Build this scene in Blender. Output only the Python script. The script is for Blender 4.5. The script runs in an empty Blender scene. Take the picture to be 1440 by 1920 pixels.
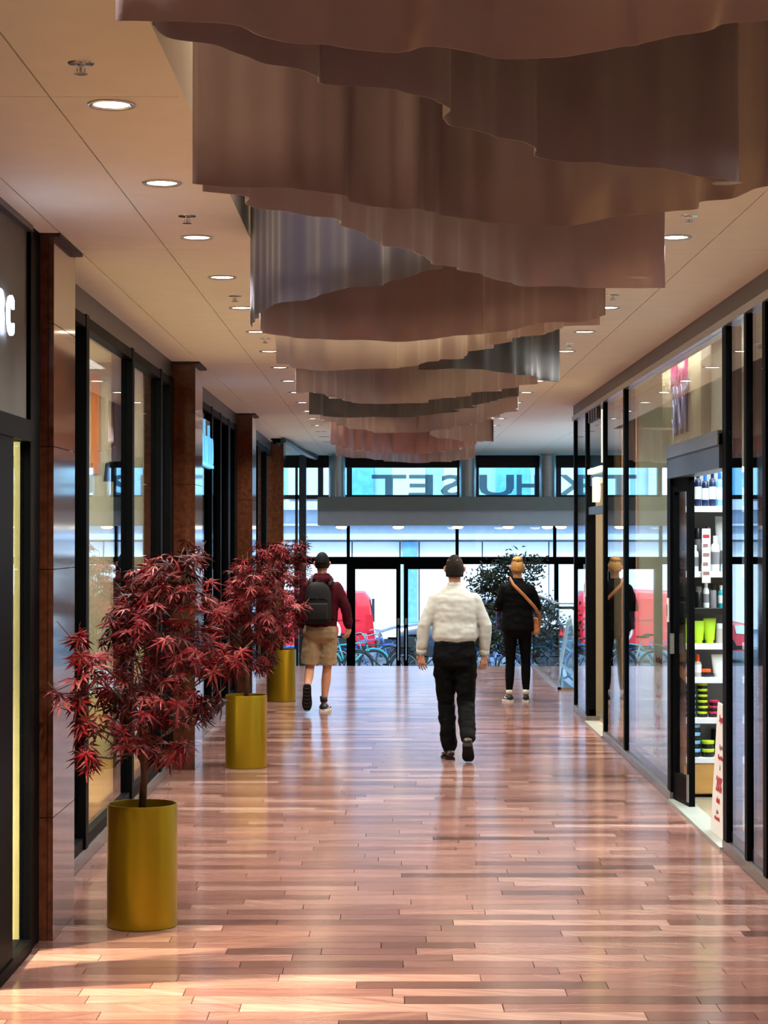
import bpy, bmesh, math, random
from mathutils import Vector, Matrix, Euler, noise as mnoise
PI = math.pi
R = random.Random(7)
SC = bpy.context.scene
COL = SC.collection

# ------------------------------------------------------------------ camera
EYE, F = 1.97, 3900.0
cam_d = bpy.data.cameras.new('camera'); cam = bpy.data.objects.new('camera', cam_d); COL.objects.link(cam)
cam.location = (0, 0, EYE)
cam.rotation_euler = (PI/2 + math.atan(46/F), 0, math.atan(8/F))
cam_d.sensor_fit = 'VERTICAL'; cam_d.sensor_height = 36.0; cam_d.lens = F/1920*36.0
cam_d.clip_start = 0.1; cam_d.clip_end = 400
SC.camera = cam
# ------------------------------------------------------------------ sky, sun, exposure
w = bpy.data.worlds.new('overcast_sky'); SC.world = w; w.use_nodes = True
bg = w.node_tree.nodes['Background']
bg.inputs[0].default_value = (0.58, 0.80, 1.0, 1); bg.inputs[1].default_value = 3.5
sd = bpy.data.lights.new('sun', 'SUN'); sd.energy = 4.0; sd.angle = 0.3; sd.color = (0.86, 0.94, 1.0)
sun = bpy.data.objects.new('sun', sd); COL.objects.link(sun); sun.rotation_euler = (math.radians(48), 0, math.radians(-12))
SC.view_settings.view_transform = 'Standard'; SC.view_settings.look = 'None'
SC.view_settings.gamma = 1; SC.view_settings.use_curve_mapping = False
SC.view_settings.exposure = 0.0
SC.cycles.use_denoising = True; SC.cycles.use_adaptive_sampling = True
SC.cycles.max_bounces = 7; SC.cycles.diffuse_bounces = 4; SC.cycles.glossy_bounces = 4
SC.cycles.transmission_bounces = 4; SC.cycles.transparent_max_bounces = 24
SC.cycles.sample_clamp_indirect = 6.0; SC.cycles.caustics_reflective = False; SC.cycles.caustics_refractive = False
DOWN_W, RECESS_W = 130.0, 16.0

# ------------------------------------------------------------------ materials
def lin(c):
    if isinstance(c, str):
        c = tuple(int(c[i:i+2], 16)/255 for i in (0, 2, 4))
    return tuple((v/12.92 if v <= .04045 else ((v+.055)/1.055)**2.4) for v in c)
def mat(name, c, rough=.5, metal=0., var=.12, scale=6., spec=.5, coat=0., bump=0., bscale=40., stretch=(1,1,1), transp=0., sheen=0.):
    m = bpy.data.materials.new(name); m.use_nodes = True; n = m.node_tree.nodes; l = m.node_tree.links
    p = n['Principled BSDF']; c = lin(c)
    p.inputs['Roughness'].default_value = rough; p.inputs['Metallic'].default_value = metal
    p.inputs['Specular IOR Level'].default_value = spec; p.inputs['Coat Weight'].default_value = coat
    p.inputs['Coat Roughness'].default_value = .06; p.inputs['Sheen Weight'].default_value = sheen
    tc = n.new('ShaderNodeTexCoord'); mp = n.new('ShaderNodeMapping'); mp.inputs['Scale'].default_value = stretch
    l.new(tc.outputs['Object'], mp.inputs[0])
    nz = n.new('ShaderNodeTexNoise'); nz.inputs['Scale'].default_value = scale; nz.inputs['Detail'].default_value = 5
    l.new(mp.outputs[0], nz.inputs['Vector'])
    rp = n.new('ShaderNodeValToRGB')
    rp.color_ramp.elements[0].position = .3; rp.color_ramp.elements[1].position = .7
    rp.color_ramp.elements[0].color = tuple(v*(1-var) for v in c)+(1,)
    rp.color_ramp.elements[1].color = tuple(min(1, v*(1+var)) for v in c)+(1,)
    l.new(nz.outputs[0], rp.inputs[0]); l.new(rp.outputs[0], p.inputs['Base Color'])
    if bump:
        b = n.new('ShaderNodeBump'); b.inputs['Strength'].default_value = bump; b.inputs['Distance'].default_value = .01
        n2 = n.new('ShaderNodeTexNoise'); n2.inputs['Scale'].default_value = bscale; n2.inputs['Detail'].default_value = 3
        l.new(mp.outputs[0], n2.inputs['Vector']); l.new(n2.outputs[0], b.inputs['Height']); l.new(b.outputs[0], p.inputs['Normal'])
    if transp:
        t = n.new('ShaderNodeBsdfTransparent'); mx = n.new('ShaderNodeMixShader'); mx.inputs[0].default_value = transp
        l.new(p.outputs[0], mx.inputs[1]); l.new(t.outputs[0], mx.inputs[2]); l.new(mx.outputs[0], n['Material Output'].inputs[0])
    return m
def emit(name, c, s):
    m = bpy.data.materials.new(name); m.use_nodes = True; n = m.node_tree.nodes
    p = n['Principled BSDF']; c = lin(c)
    p.inputs['Base Color'].default_value = c+(1,); p.inputs['Emission Color'].default_value = c+(1,); p.inputs['Emission Strength'].default_value = s
    return m
def glass(name, tint=(.93, .97, .96), base=.05, gain=1.0):
    m = bpy.data.materials.new(name); m.use_nodes = True; n = m.node_tree.nodes; l = m.node_tree.links
    n.remove(n['Principled BSDF'])
    t = n.new('ShaderNodeBsdfTransparent'); t.inputs[0].default_value = tuple(tint)+(1,)
    g = n.new('ShaderNodeBsdfGlossy'); g.inputs['Roughness'].default_value = 0; g.inputs[0].default_value = (.95, .97, 1, 1)
    lw = n.new('ShaderNodeLayerWeight'); lw.inputs[0].default_value = .5
    pw = n.new('ShaderNodeMath'); pw.operation = 'POWER'; pw.inputs[1].default_value = 5.0
    l.new(lw.outputs['Facing'], pw.inputs[0])
    ma = n.new('ShaderNodeMath'); ma.operation = 'MULTIPLY_ADD'; ma.inputs[1].default_value = .95*gain; ma.inputs[2].default_value = base; ma.use_clamp = True
    l.new(pw.outputs[0], ma.inputs[0])
    mx = n.new('ShaderNodeMixShader'); l.new(ma.outputs[0], mx.inputs[0]); l.new(t.outputs[0], mx.inputs[1]); l.new(g.outputs[0], mx.inputs[2])
    l.new(mx.outputs[0], n['Material Output'].inputs[0])
    return m
def plank_mat():
    m = bpy.data.materials.new('polished_red_stone'); m.use_nodes = True; n = m.node_tree.nodes; l = m.node_tree.links
    p = n['Principled BSDF']
    oi = n.new('ShaderNodeObjectInfo'); at = n.new('ShaderNodeAttribute'); at.attribute_name = 'tone'
    ad = n.new('ShaderNodeMath'); ad.operation = 'ADD'; l.new(oi.outputs['Random'], ad.inputs[0]); l.new(at.outputs['Fac'], ad.inputs[1])
    fr = n.new('ShaderNodeMath'); fr.operation = 'FRACT'; l.new(ad.outputs[0], fr.inputs[0])
    rp = n.new('ShaderNodeValToRGB'); e = rp.color_ramp.elements
    cs = [(0, '553d39'), (.2, '7c5b54'), (.38, '906b63'), (.55, '674844'), (.75, 'a08077'), (.88, '775751'), (1, '8a6660')]
    e[0].color = lin(cs[0][1])+(1,); e[1].color = lin(cs[-1][1])+(1,)
    for q, c in cs[1:-1]:
        x = e.new(q); x.color = lin(c)+(1,)
    l.new(fr.outputs[0], rp.inputs[0])
    ge = n.new('ShaderNodeNewGeometry')
    ang = n.new('ShaderNodeMath'); ang.operation = 'MULTIPLY_ADD'; ang.inputs[1].default_value = 1.5; ang.inputs[2].default_value = -.75; l.new(fr.outputs[0], ang.inputs[0])
    vr = n.new('ShaderNodeVectorRotate'); vr.rotation_type = 'Z_AXIS'; l.new(ge.outputs['Position'], vr.inputs['Vector']); l.new(ang.outputs[0], vr.inputs['Angle'])
    mp = n.new('ShaderNodeMapping'); mp.inputs['Scale'].default_value = (2.2, 26, 1); l.new(vr.outputs[0], mp.inputs[0])
    nz = n.new('ShaderNodeTexNoise'); nz.noise_dimensions = '4D'; nz.inputs['Scale'].default_value = 1.0; nz.inputs['Detail'].default_value = 6; nz.inputs['Distortion'].default_value = .6
    w4 = n.new('ShaderNodeMath'); w4.operation = 'MULTIPLY'; w4.inputs[1].default_value = 60; l.new(fr.outputs[0], w4.inputs[0]); l.new(w4.outputs[0], nz.inputs['W'])
    l.new(mp.outputs[0], nz.inputs['Vector'])
    r2 = n.new('ShaderNodeValToRGB'); r2.color_ramp.elements[0].position = .32; r2.color_ramp.elements[1].position = .68
    r2.color_ramp.elements[0].color = (.7, .63, .61, 1); r2.color_ramp.elements[1].color = (1.2, 1.17, 1.14, 1)
    l.new(nz.outputs[0], r2.inputs[0])
    mu = n.new('ShaderNodeMix'); mu.data_type = 'RGBA'; mu.blend_type = 'MULTIPLY'; mu.inputs[0].default_value = .9
    l.new(rp.outputs[0], mu.inputs[6]); l.new(r2.outputs[0], mu.inputs[7])
    l.new(mu.outputs[2], p.inputs['Base Color'])
    p.inputs['IOR'].default_value = 1.5; p.inputs['Roughness'].default_value = .155; p.inputs['Specular IOR Level'].default_value = .5
    return m

M = dict(
    floor=plank_mat(), grout=mat('dark_joint', '33211c', .7),
    ceil=mat('painted_ceiling', 'f2efe6', .75, var=.02), ceil_slab=mat('ceiling_void', '6a6258', .9),
    wall=mat('plaster_wall', 'c9c4b8', .8, var=.04), cream=mat('cream_wall', 'c2bca4', .8, var=.04), film=mat('grey_letter_film', 'aab2ba', .6, var=.02, transp=.35), paleyellow=mat('pale_yellow_wall', 'e8e2a8', .8, var=.03), darkwall=mat('dark_wall', '2a2624', .7),
    granite=mat('polished_granite', '55301f', .1, var=.35, scale=22, coat=.7), black=mat('black_metal', '050608', .5, var=.2, spec=.04),
    blackgloss=mat('black_glossy_panel', '050507', .25, var=.2, spec=.3), greyframe=mat('grey_metal_rail', '454954', .35, .5, var=.1),
    steel=mat('brushed_steel', 'b9bcc0', .3, 1., stretch=(1, 1, 30)), chrome=mat('chrome', 'd0d0d0', .15, 1.),
    fascia=mat('grey_fascia', '4b4744', .5), sill=mat('grey_stone_sill', '5b5654', .25, var=.25, scale=20),
    thresh=mat('threshold_metal', '9aa09a', .35, .3), shopfloor=mat('shop_floor', '8b8272', .25, var=.1),
    woodfloor=mat('light_wood_floor', 'c09a62', .35, var=.15, scale=3, stretch=(1, 12, 1)),
    beige=mat('beige_board', 'cdbf9f', .6, var=.04), brownboard=mat('brown_board', '7d6a52', .6, var=.06),
    glass=glass('clear_glass'), rglass=glass('shop_glass', (.92, .97, .96), .05, 1.0), fglass=glass('front_glass', (.93, .98, 1.0), .03, .8),
    cglass=glass('cyan_glass', (.7, .95, 1.0), .03, .8), dglass=glass('dark_glass', (.16, .17, .2), .05, .5), railglass=glass('rail_glass', (.84, .93, .97), .08, 1.1),
    gold=mat('gold_painted_metal', 'a5861c', .32, .8, var=.06, scale=3, stretch=(1, 1, .1)), soil=mat('soil', '1d1510', .95, bump=.6),
    bark=mat('maple_bark', '5a3d28', .8, var=.3, scale=30), leaf=mat('red_maple_leaf', '6e0711', .5, var=.4, scale=3, spec=.22),
    leafb=mat('dark_maple_leaf', '3c050c', .5, var=.4, scale=3, spec=.2), leafc=mat('pale_maple_leaf', '8c2f30', .5, var=.3, scale=3),
    white=mat('white_paint', 'e4e6e6', .5, var=.03), offwhite=mat('beam_paint', 'c4ccd6', .6, var=.03), beamgrey=mat('beam_grey', '7d8280', .6, var=.04),
    lamp=emit('warm_lamp', 'ffe9c8', 22), lampw=emit('entry_lamp', 'ffe7a0', 9), signw=emit('white_sign_light', 'd4e6ff', 12), signc=emit('cyan_sign_light', '62bdf5', 1.0),
    signy=emit('yellow_sign_light', 'fff0b8', 2.2), stripw=emit('cool_strip_light', 'eaffff', 5),
    pinkwall=mat('salmon_wall', 'e0b098', .7, var=.04), orange=mat('orange_banner', 'e07a1c', .6), poster=mat('white_poster', 'd8d4d2', .5, var=.02),
    red_ink=mat('red_print', 'a8262e', .5), grey_ink=mat('grey_print', '8c6a6a', .5), magenta=mat('magenta_print', 'b52a78', .5), lav=mat('lavender_print', 'a9aee6', .5), navyp=mat('navy_outline', '2a2a48', .5),
    skin=mat('skin', 'b98468', .5, var=.12, scale=12), hair=mat('brown_hair', '1c1511', .75, var=.5, scale=60, bump=.6, spec=.15), blond=mat('blond_hair', 'b98a4a', .45, var=.4, scale=60, bump=.4),
    shirt=mat('white_shirt', 'b2b2ae', .75, var=.03, bump=.25, bscale=25), trouser=mat('black_trousers', '060607', .85, var=.2, bump=.3, bscale=20, spec=.1), belt=mat('black_belt', '111010', .35),
    hoodie=mat('burgundy_hoodie', '3c0c18', .9, spec=.1, var=.15, bump=.3, bscale=25), pack=mat('charcoal_backpack', '161516', .7, spec=.2, var=.2, bump=.2, bscale=80),
    shorts=mat('khaki_shorts', '8f7a5c', .8, var=.08, bump=.3, bscale=30), cap=mat('dark_cap', '101013', .8, spec=.15), jacket=mat('black_jacket', '050507', .8, bump=.2, bscale=20, spec=.1),
    strap=mat('tan_leather', 'b67a50', .45, var=.1), shoeb=mat('black_shoe', '15141a', .5), shoebr=mat('brown_leather_shoe', '2a1512', .3), sole=mat('white_sole', 'c9c4bd', .6), dsole=mat('dark_sole', '161312', .8, spec=.2),
    sock=mat('white_sock', 'd6d2ca', .8), eye=mat('eye', 'e8e4e0', .3), lip=mat('lip', '8a4a42', .5), navybag=mat('navy_bag', '1c2450', .6),
    vanred=mat('red_car_paint', 'd0142c', .25, coat=.6, var=.03), carblue=mat('dark_blue_car_paint', '1a2740', .2, coat=.7, var=.05), carglass=mat('car_window', '2a3a4c', .06, var=.1),
    rubber=mat('tyre_rubber', '121214', .8), alloy=mat('alloy_rim', '8a9098', .3, .9), taillight=mat('tail_light', 'c01828', .2), headlight=mat('head_light', 'd8e4ea', .1),
    bikeblue=mat('blue_bike_paint', '3a5ea0', .3), bikeblack=mat('black_bike_paint', '16181c', .3), biketeal=mat('teal_bike_paint', '3aa0a0', .3),
    pave=mat('street_paving', 'b0b8c2', .8, var=.12), asphalt=mat('asphalt', '5a6068', .85, var=.15),
    bwhite=mat('white_cladding', 'e6e8ea', .6, var=.03), bgrey=mat('blue_grey_cladding', 'b4c2d4', .5, var=.06), bglass=mat('building_window', '6fa6cf', .08, var=.15),
    olive=mat('olive_leaf', '2d3a2c', .55, var=.4, scale=5), pot_grey=mat('grey_planter', '55585c', .6),
    kraft=mat('light_wood_panel', 'b98a4c', .5, var=.1, scale=4, stretch=(1, 1, 8)), shelfw=mat('white_shelf', 'dadbe2', .4, var=.02),
    stone=mat('dark_stone', '3e4148', .4, var=.3, scale=14))
for k, c, r in [('p_navy', '12264a', .25), ('p_blue', '2c6fc0', .25), ('p_lblue', '6fb0ea', .3), ('p_white', 'dfe6e6', .35), ('p_black', '101114', .3), ('p_lime', 'a4d01c', .4),
                ('p_orange', 'f0561c', .35), ('p_teal', '2fa0b0', .25), ('p_pink', 'c01c54', .35), ('p_yel', 'b8d41c', .35), ('p_clear', 'b0a8a4', .15), ('p_grey', '77777c', .3)]:
    M[k] = mat(k[2:]+'_plastic', c, r, var=.04)
FAB = [mat('mauve_fabric_%d' % i, c, .55, var=.06, scale=3, transp=.06, sheen=.25, bump=.08, bscale=120) for i, c in
       enumerate(['b2969c', '988086', 'c4b2bc', '484870', '9a868e', 'bcaeb2', '4a484e', 'a4959c', 'bc98a0'])]

# ------------------------------------------------------------------ mesh helpers
class MB:
    def __init__(s): s.v = []; s.f = []; s.tone = None
    def quadbox(s, pts):      # 8 pts: bottom 4 ccw, top 4 ccw
        b = len(s.v); s.v += [tuple(p) for p in pts]
        for f in ((3, 2, 1, 0), (4, 5, 6, 7), (0, 1, 5, 4), (1, 2, 6, 5), (2, 3, 7, 6), (3, 0, 4, 7)): s.f.append(tuple(b+i for i in f))
        return s
    def box(s, x0, y0, z0, x1, y1, z1):
        x0, x1 = min(x0, x1), max(x0, x1); y0, y1 = min(y0, y1), max(y0, y1); z0, z1 = min(z0, z1), max(z0, z1)
        return s.quadbox([(x0, y0, z0), (x1, y0, z0), (x1, y1, z0), (x0, y1, z0), (x0, y0, z1), (x1, y0, z1), (x1, y1, z1), (x0, y1, z1)])
    def rbox(s, x0, y0, z0, x1, y1, z1, b=.01):   # box with chamfered edges along every axis
        m = bmesh.new(); bmesh.ops.create_cube(m, size=1)
        for v in m.verts: v.co = Vector(((x0+x1)/2+v.co.x*(x1-x0), (y0+y1)/2+v.co.y*(y1-y0), (z0+z1)/2+v.co.z*(z1-z0)))
        bmesh.ops.bevel(m, geom=m.edges[:]+m.verts[:], offset=b, segments=2, affect='EDGES', profile=.6)
        s.add_bm(m); m.free(); return s
    def add_bm(s, m):
        b = len(s.v); m.verts.index_update(); s.v += [tuple(v.co) for v in m.verts]
        s.f += [tuple(b+v.index for v in f.verts) for f in m.faces]
    def ring_loft(s, rings, cap=True):
        n = len(rings[0]); b = len(s.v)
        for r in rings: s.v += [tuple(p) for p in r]
        for i in range(len(rings)-1):
            for k in range(n):
                k2 = (k+1) % n
                s.f.append((b+i*n+k, b+i*n+k2, b+(i+1)*n+k2, b+(i+1)*n+k))
        if cap:
            s.f.append(tuple(b+k for k in range(n))[::-1]); e = b+(len(rings)-1)*n
            s.f.append(tuple(e+k for k in range(n)))
        return s
    def tube(s, pts, rad, seg=8, cap=True, flat=1.0, ref=None):
        pts = [Vector(p) for p in pts]
        if not hasattr(rad, '__len__'): rad = [rad]*len(pts)
        rings = []; up = Vector(ref) if ref else None
        for i, p in enumerate(pts):
            t = (pts[min(i+1, len(pts)-1)]-pts[max(i-1, 0)]).normalized()
            if up is None:
                up = Vector((0, 0, 1)) if abs(t.z) < .8 else Vector((0, 1, 0))
            a = t.cross(up).normalized(); c = a.cross(t).normalized(); up = c
            rings.append([p+a*math.cos(2*PI*k/seg)*rad[i]+c*math.sin(2*PI*k/seg)*rad[i]*flat for k in range(seg)])
        return s.ring_loft(rings, cap)
    def limb(s, pts, rad, seg=14, flat=1.0, ref=None):      # tube with rounded ends
        pts = [Vector(p) for p in pts]; rad = list(rad)
        d0 = (pts[0]-pts[1]).normalized(); d1 = (pts[-1]-pts[-2]).normalized()
        P = [pts[0]+d0*rad[0]*q for q in (.95, .7, .35)]+pts+[pts[-1]+d1*rad[-1]*q for q in (.35, .7, .95)]
        Q = [rad[0]*q for q in (.3, .7, .93)]+rad+[rad[-1]*q for q in (.93, .7, .3)]
        return s.tube(P, Q, seg, True, flat, ref)
    def lathe(s, prof, seg=24, c=(0, 0, 0), cap=True):
        c = Vector(c)
        return s.ring_loft([[c+Vector((r*math.cos(2*PI*k/seg), r*math.sin(2*PI*k/seg), z)) for k in range(seg)] for r, z in prof], cap)
    def ell(s, c, r, seg=16, rn=10):
        c = Vector(c)
        return s.ring_loft([[c+Vector((r[0]*math.sin(PI*i/rn)*math.cos(2*PI*k/seg), r[1]*math.sin(PI*i/rn)*math.sin(2*PI*k/seg), -r[2]*math.cos(PI*i/rn))) for k in range(seg)]
                            for i in [.25]+list(range(1, rn))+[rn-.25]])
    def prism(s, poly, d0, d1, axis='y'):    # poly in the two other axes
        f = {'y': lambda a, b, d: (a, d, b), 'x': lambda a, b, d: (d, a, b), 'z': lambda a, b, d: (a, b, d)}[axis]
        return s.ring_loft([[f(a, b, d0) for a, b in poly], [f(a, b, d1) for a, b in poly]])
    def grid(s, rows):
        b = len(s.v); n = len(rows[0])
        for r in rows: s.v += [tuple(p) for p in r]
        for i in range(len(rows)-1):
            for k in range(n-1): s.f.append((b+i*n+k, b+i*n+k+1, b+(i+1)*n+k+1, b+(i+1)*n+k))
        return s
    def torus(s, c, R0, r, axis='y', seg=28, sg=6):
        rings = []
        for i in range(seg+1):
            a = 2*PI*i/seg; ring = []
            for k in range(sg):
                b = 2*PI*k/sg; q = R0+r*math.cos(b); u, v, ww = q*math.cos(a), q*math.sin(a), r*math.sin(b)
                ring.append(Vector(c)+Vector({'y': (u, ww, v), 'z': (u, v, ww), 'x': (ww, u, v)}[axis]))
            rings.append(ring)
        return s.ring_loft(rings, False)
    def mesh(s, name, smooth=False, recalc=True):
        me = bpy.data.meshes.new(name); me.from_pydata(s.v, [], s.f)
        if recalc:
            m = bmesh.new(); m.from_mesh(me); bmesh.ops.recalc_face_normals(m, faces=m.faces[:]); m.to_mesh(me); m.free()
        if smooth:
            me.polygons.foreach_set('use_smooth', [True]*len(me.polygons))
        me.update(); return me
    def build(s, name, m, parent=None, smooth=False, auto=None, recalc=True):
        me = s.mesh(name, smooth, recalc); me.materials.append(M[m] if isinstance(m, str) else m)
        if auto is not None: me.set_sharp_from_angle(angle=math.radians(auto)) if smooth else None
        return link(name, me, parent)
def link(name, me, parent=None):
    o = bpy.data.objects.new(name, me); COL.objects.link(o)
    if parent is not None: o.parent = parent
    return o
def tag(o, label=None, cat=None, group=None, kind=None):
    if label: o['label'] = label
    if cat: o['category'] = cat
    if group: o['group'] = group
    if kind: o['kind'] = kind
    return o
def empty(name, loc=(0, 0, 0), rz=0, **k):
    o = bpy.data.objects.new(name, None); COL.objects.link(o); o.location = loc; o.rotation_euler = (0, 0, rz); o.empty_display_size = .1
    return tag(o, **k)
def struct(name, loc=(0, 0, 0)):
    return empty(name, loc, kind='structure')
def kids(o): return KID.get(o.name, []) or list(o.children)
KID = {}
def copy_tree(o, parent=None):
    c = o.copy(); COL.objects.link(c)
    if parent is not None: c.parent = parent
    for ch in list(o.children): copy_tree(ch, c)
    return c
def bake(o, name=None):
    """replace the object's mesh by the mesh with its modifiers applied"""
    dg = bpy.context.evaluated_depsgraph_get(); dg.update()
    me = bpy.data.meshes.new_from_object(o.evaluated_get(dg)); o.modifiers.clear(); o.data = me
    me.polygons.foreach_set('use_smooth', [True]*len(me.polygons)); return o
def text(body, size, depth, m, name, parent=None, loc=(0, 0, 0), rot=(0, 0, 0), sx=1., bold=0., align='LEFT', sy=1.):
    cu = bpy.data.curves.new(name, 'FONT'); cu.body = body; cu.size = size; cu.extrude = depth/2; cu.offset = bold; cu.align_x = align; cu.resolution_u = 3
    t = bpy.data.objects.new('tmp_text', cu); COL.objects.link(t)
    dg = bpy.context.evaluated_depsgraph_get(); dg.update()
    me = bpy.data.meshes.new_from_object(t.evaluated_get(dg)); bpy.data.objects.remove(t); bpy.data.curves.remove(cu)
    me.name = name; me.materials.clear(); me.materials.append(M[m])
    me.transform(Matrix.Diagonal((sx, sy, 1, 1)))
    o = link(name, me, parent); o.location = loc; o.rotation_euler = rot; return o
def px(p, Y): return (p-728)*Y/F
def pz(p, Y): return EYE-(p-1006)*Y/F
def lamp(name, kind, loc, energy, color, parent=None, **k):
    d = bpy.data.lights.new(name, kind); d.energy = energy; d.color = color
    for a, b in k.items(): setattr(d, a, b)
    o = bpy.data.objects.new(name, d); COL.objects.link(o); o.location = loc
    if parent is not None: o.parent = parent
    return o

# shop and lobby lamps (large ones), and one added fill for the sign
def area(name, loc, sx, sy, e, c, rot=(0, 0, 0)):
    o = lamp(name, 'AREA', loc, e, c, shape='RECTANGLE', size=sx, size_y=sy); o.rotation_euler = rot; return o
area('shop_panel_light', (3.4, 14.6, 3.35), 2.0, 4.5, 420, (.86, .98, 1.0))
area('shop_panel_light.001', (3.8, 21.3, 3.35), 1.6, 2.4, 300, (1, .84, .66))
area('shop_panel_light.002', (-3.0, 14.6, 3.35), 1.4, 5.0, 300, (1, .93, .78))
area('shop_panel_light.003', (-3.0, 8.4, 3.35), 1.6, 3.0, 300, (1, .9, .66))
area('added_sign_fill', (2.215, 16.2, 3.42), .04, 2.6, 60, (1, .93, .8), (0, math.radians(25), 0))  # added unseen fill that brightens the sign board behind the glass, no actual fixture
area('shop_panel_light.004', (-3.4, 29.0, 3.35), 1.6, 4.0, 150, (.8, .95, 1.0))

# ------------------------------------------------------------------ SHELL
CZ = 3.45                                   # ceiling height
XL, XR = -1.85, 2.10                        # shop fronts
Y0, YE, YF = -4.0, 31.7, 38.0               # rear wall, floor edge, entrance front
LZ, SZ = -.85, -1.10                        # entrance landing, street
# floor: base slabs, planks
floor = struct('floor')
MB().box(-5, Y0, -.3, 2.2, YE, -.022).box(2.2, Y0, -.3, 7, 26.8, -.022).build('floor_slab', 'grout', floor)
rows = []
PW = .148; y = 8.2
nrow = 0; planks = []
while y < YE-.01:
    y1 = min(y+PW, YE); x = -1.98 - R.random()*.6
    while x < (2.12 if y < 23.6 else 5.2):
        L = R.choice([.45, .6, .75, .9, .9, 1.1, 1.25]); xe = min(x+L, 2.12 if y < 23.6 else 5.2)
        if y > 26.75: xe = min(xe, 2.2)
        if xe-x > .03 and not (y > 26.75 and x > 2.17): planks.append((max(x, -1.98), xe, y, y1))
        x += L
    y = y1; nrow += 1
def plank_pts(x0, x1, y0, y1, g=.0018):
    a, b = R.gauss(0, .00006), R.gauss(0, .00006); c = R.gauss(0, .00004)
    return [(x0+g, y0+g, -.02), (x1-g, y0+g, -.02), (x1-g, y1-g, -.02), (x0+g, y1-g, -.02),
            (x0+g, y0+g, a), (x1-g, y0+g, a+c), (x1-g, y1-g, b+c), (x0+g, y1-g, b)]
for i, p in enumerate(planks[:300]):
    MB().quadbox(plank_pts(*p)).build('plank', 'floor', floor, recalc=False)
fm = MB(); tones = []
for p in planks[300:]:
    fm.quadbox(plank_pts(*p)); tones += [R.random()]*8
y = Y0
while y < 8.19:                              # the part of the floor under and behind the camera
    for x in (-1.98, -.9, .2, 1.2): fm.quadbox(plank_pts(x, x+1.0, y, y+PW)); tones += [R.random()]*8
    y += PW
fo = fm.build('plank_field', 'floor', floor, recalc=False); fo['kind'] = 'stuff'
at = fo.data.attributes.new('tone', 'FLOAT', 'POINT'); at.data.foreach_set('value', tones)
MB().box(-5, Y0, -.02, -1.98, 17.55, -.002).box(-5, 17.65, -.02, -1.98, YE, -.002).build('shop_floor_left', 'woodfloor', floor)
MB().box(2.22, Y0, -.02, 7, 23.6, -.002).build('shop_floor_right', 'shopfloor', floor)
# floor edge and stair down to the entrance
st = struct('trim_1')
for k in range(5):
    MB().box(-3, YE+.3*k, LZ-.2, 2.2, YE+.3*(k+1), -.17*(k+1)).build('step', 'sill', st)
low = struct('floor_entrance')
MB().box(-3, YE, LZ-.3, 7, YF+.1, LZ-.12).build('landing', 'sill', low)
# ceiling with panels
ceil = struct('ceiling')
RX0, RX1, RY0, RY1 = -.685, 1.155, -2.0, 28.6
MB().box(-5, Y0, CZ+.022, RX0-.02, YF, CZ+.3).box(RX1+.02, Y0, CZ+.022, 7, YF, CZ+.3).box(RX0-.02, RY1+.02, CZ+.022, RX1+.02, YF, CZ+.3).box(RX0-.02, Y0, CZ+.022, RX1+.02, RY0, CZ+.3).build('ceiling_slab', 'ceil_slab', ceil)
MB().box(RX0-.02, RY0, CZ+.3, RX0, RY1, 4.25).box(RX1, RY0, CZ+.3, RX1+.02, RY1, 4.25).box(RX0, RY1, CZ+.3, RX1, RY1+.02, 4.25).box(RX0, RY0-.02, CZ+.3, RX1, RY0, 4.25).build('recess_wall', 'ceil', ceil)
MB().box(RX0-.02, RY0, CZ, RX0, RY1, CZ+.3).box(RX1, RY0, CZ, RX1+.02, RY1, CZ+.3).build('recess_lip', 'ceil', ceil)
MB().box(-5, Y0, 4.25, 7, YF, 4.35).build('roof_slab', 'ceil_slab', ceil)
ysplit = [-4, -.43, 3.28, 6.98, 10.7, 14.2, 17.75, 21.4, 25.1, 28.62, 31.9, 35, YF]
for i in range(len(ysplit)-1):
    a, b = ysplit[i]+.003, ysplit[i+1]-.003
    xs = [-5, -1.6, -1.14, RX0-.02] if i < 9 else [-5, -1.6, -1.14, RX0, .235, RX1]
    for j in range(len(xs)-1): MB().box(xs[j]+.003, a, CZ, xs[j+1]-.003 if j < len(xs)-2 or i >= 9 else xs[j+1], b, CZ+.02).build('ceiling_panel', 'ceil', ceil)
    xs = [RX1+.02, 1.62, 2.6, 7] if i < 9 else [RX1, 1.62, 2.6, 7]
    for j in range(len(xs)-1): MB().box(xs[j]+(.003 if j else 0), a, CZ, xs[j+1]-.003, b, CZ+.02).build('ceiling_panel', 'ceil', ceil)
# outer and dividing walls
def wallbox(name, m, *b):
    o = MB().box(*b).build(name, m); o['kind'] = 'structure'; return o
wallbox('wall_back', 'wall', -5, Y0-.1, 0, 7, Y0, 4.3)
wallbox('wall_left', 'wall', -5.1, Y0, -.02, -5, YE, CZ+.02)
wallbox('wall_right', 'wall', 7, Y0, LZ-.2, 7.1, YF, CZ+.02)
wallbox('wall_left_shop_1', 'paleyellow', -4.98, 10.0, 0, -1.756, 10.12, CZ)
wallbox('wall_left_shop_2', 'cream', -4.98, 17.65, 0, -1.9, 17.79, CZ)
wallbox('wall_left_shop_3', 'darkwall', -4.98, 25.05, 0, -1.9, 25.19, CZ)
wallbox('wall_left_shop_4', 'wall', -4.98, 32.35, LZ, -2.6, 32.5, CZ)
wallbox('wall_left_lobby', 'wall', -2.75, 32.5, LZ, -2.6, YF, CZ)
wallbox('wall_right_shop_1', 'beige', 2.26, 18.75, 0, 6.98, 18.9, CZ)
wallbox('wall_right_shop_2', 'beige', 2.26, 23.45, LZ, 6.98, 23.6, CZ)
wallbox('wall_right_shop_3', 'beige', 2.26, 9.0, 0, 6.98, 9.15, CZ)
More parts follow.
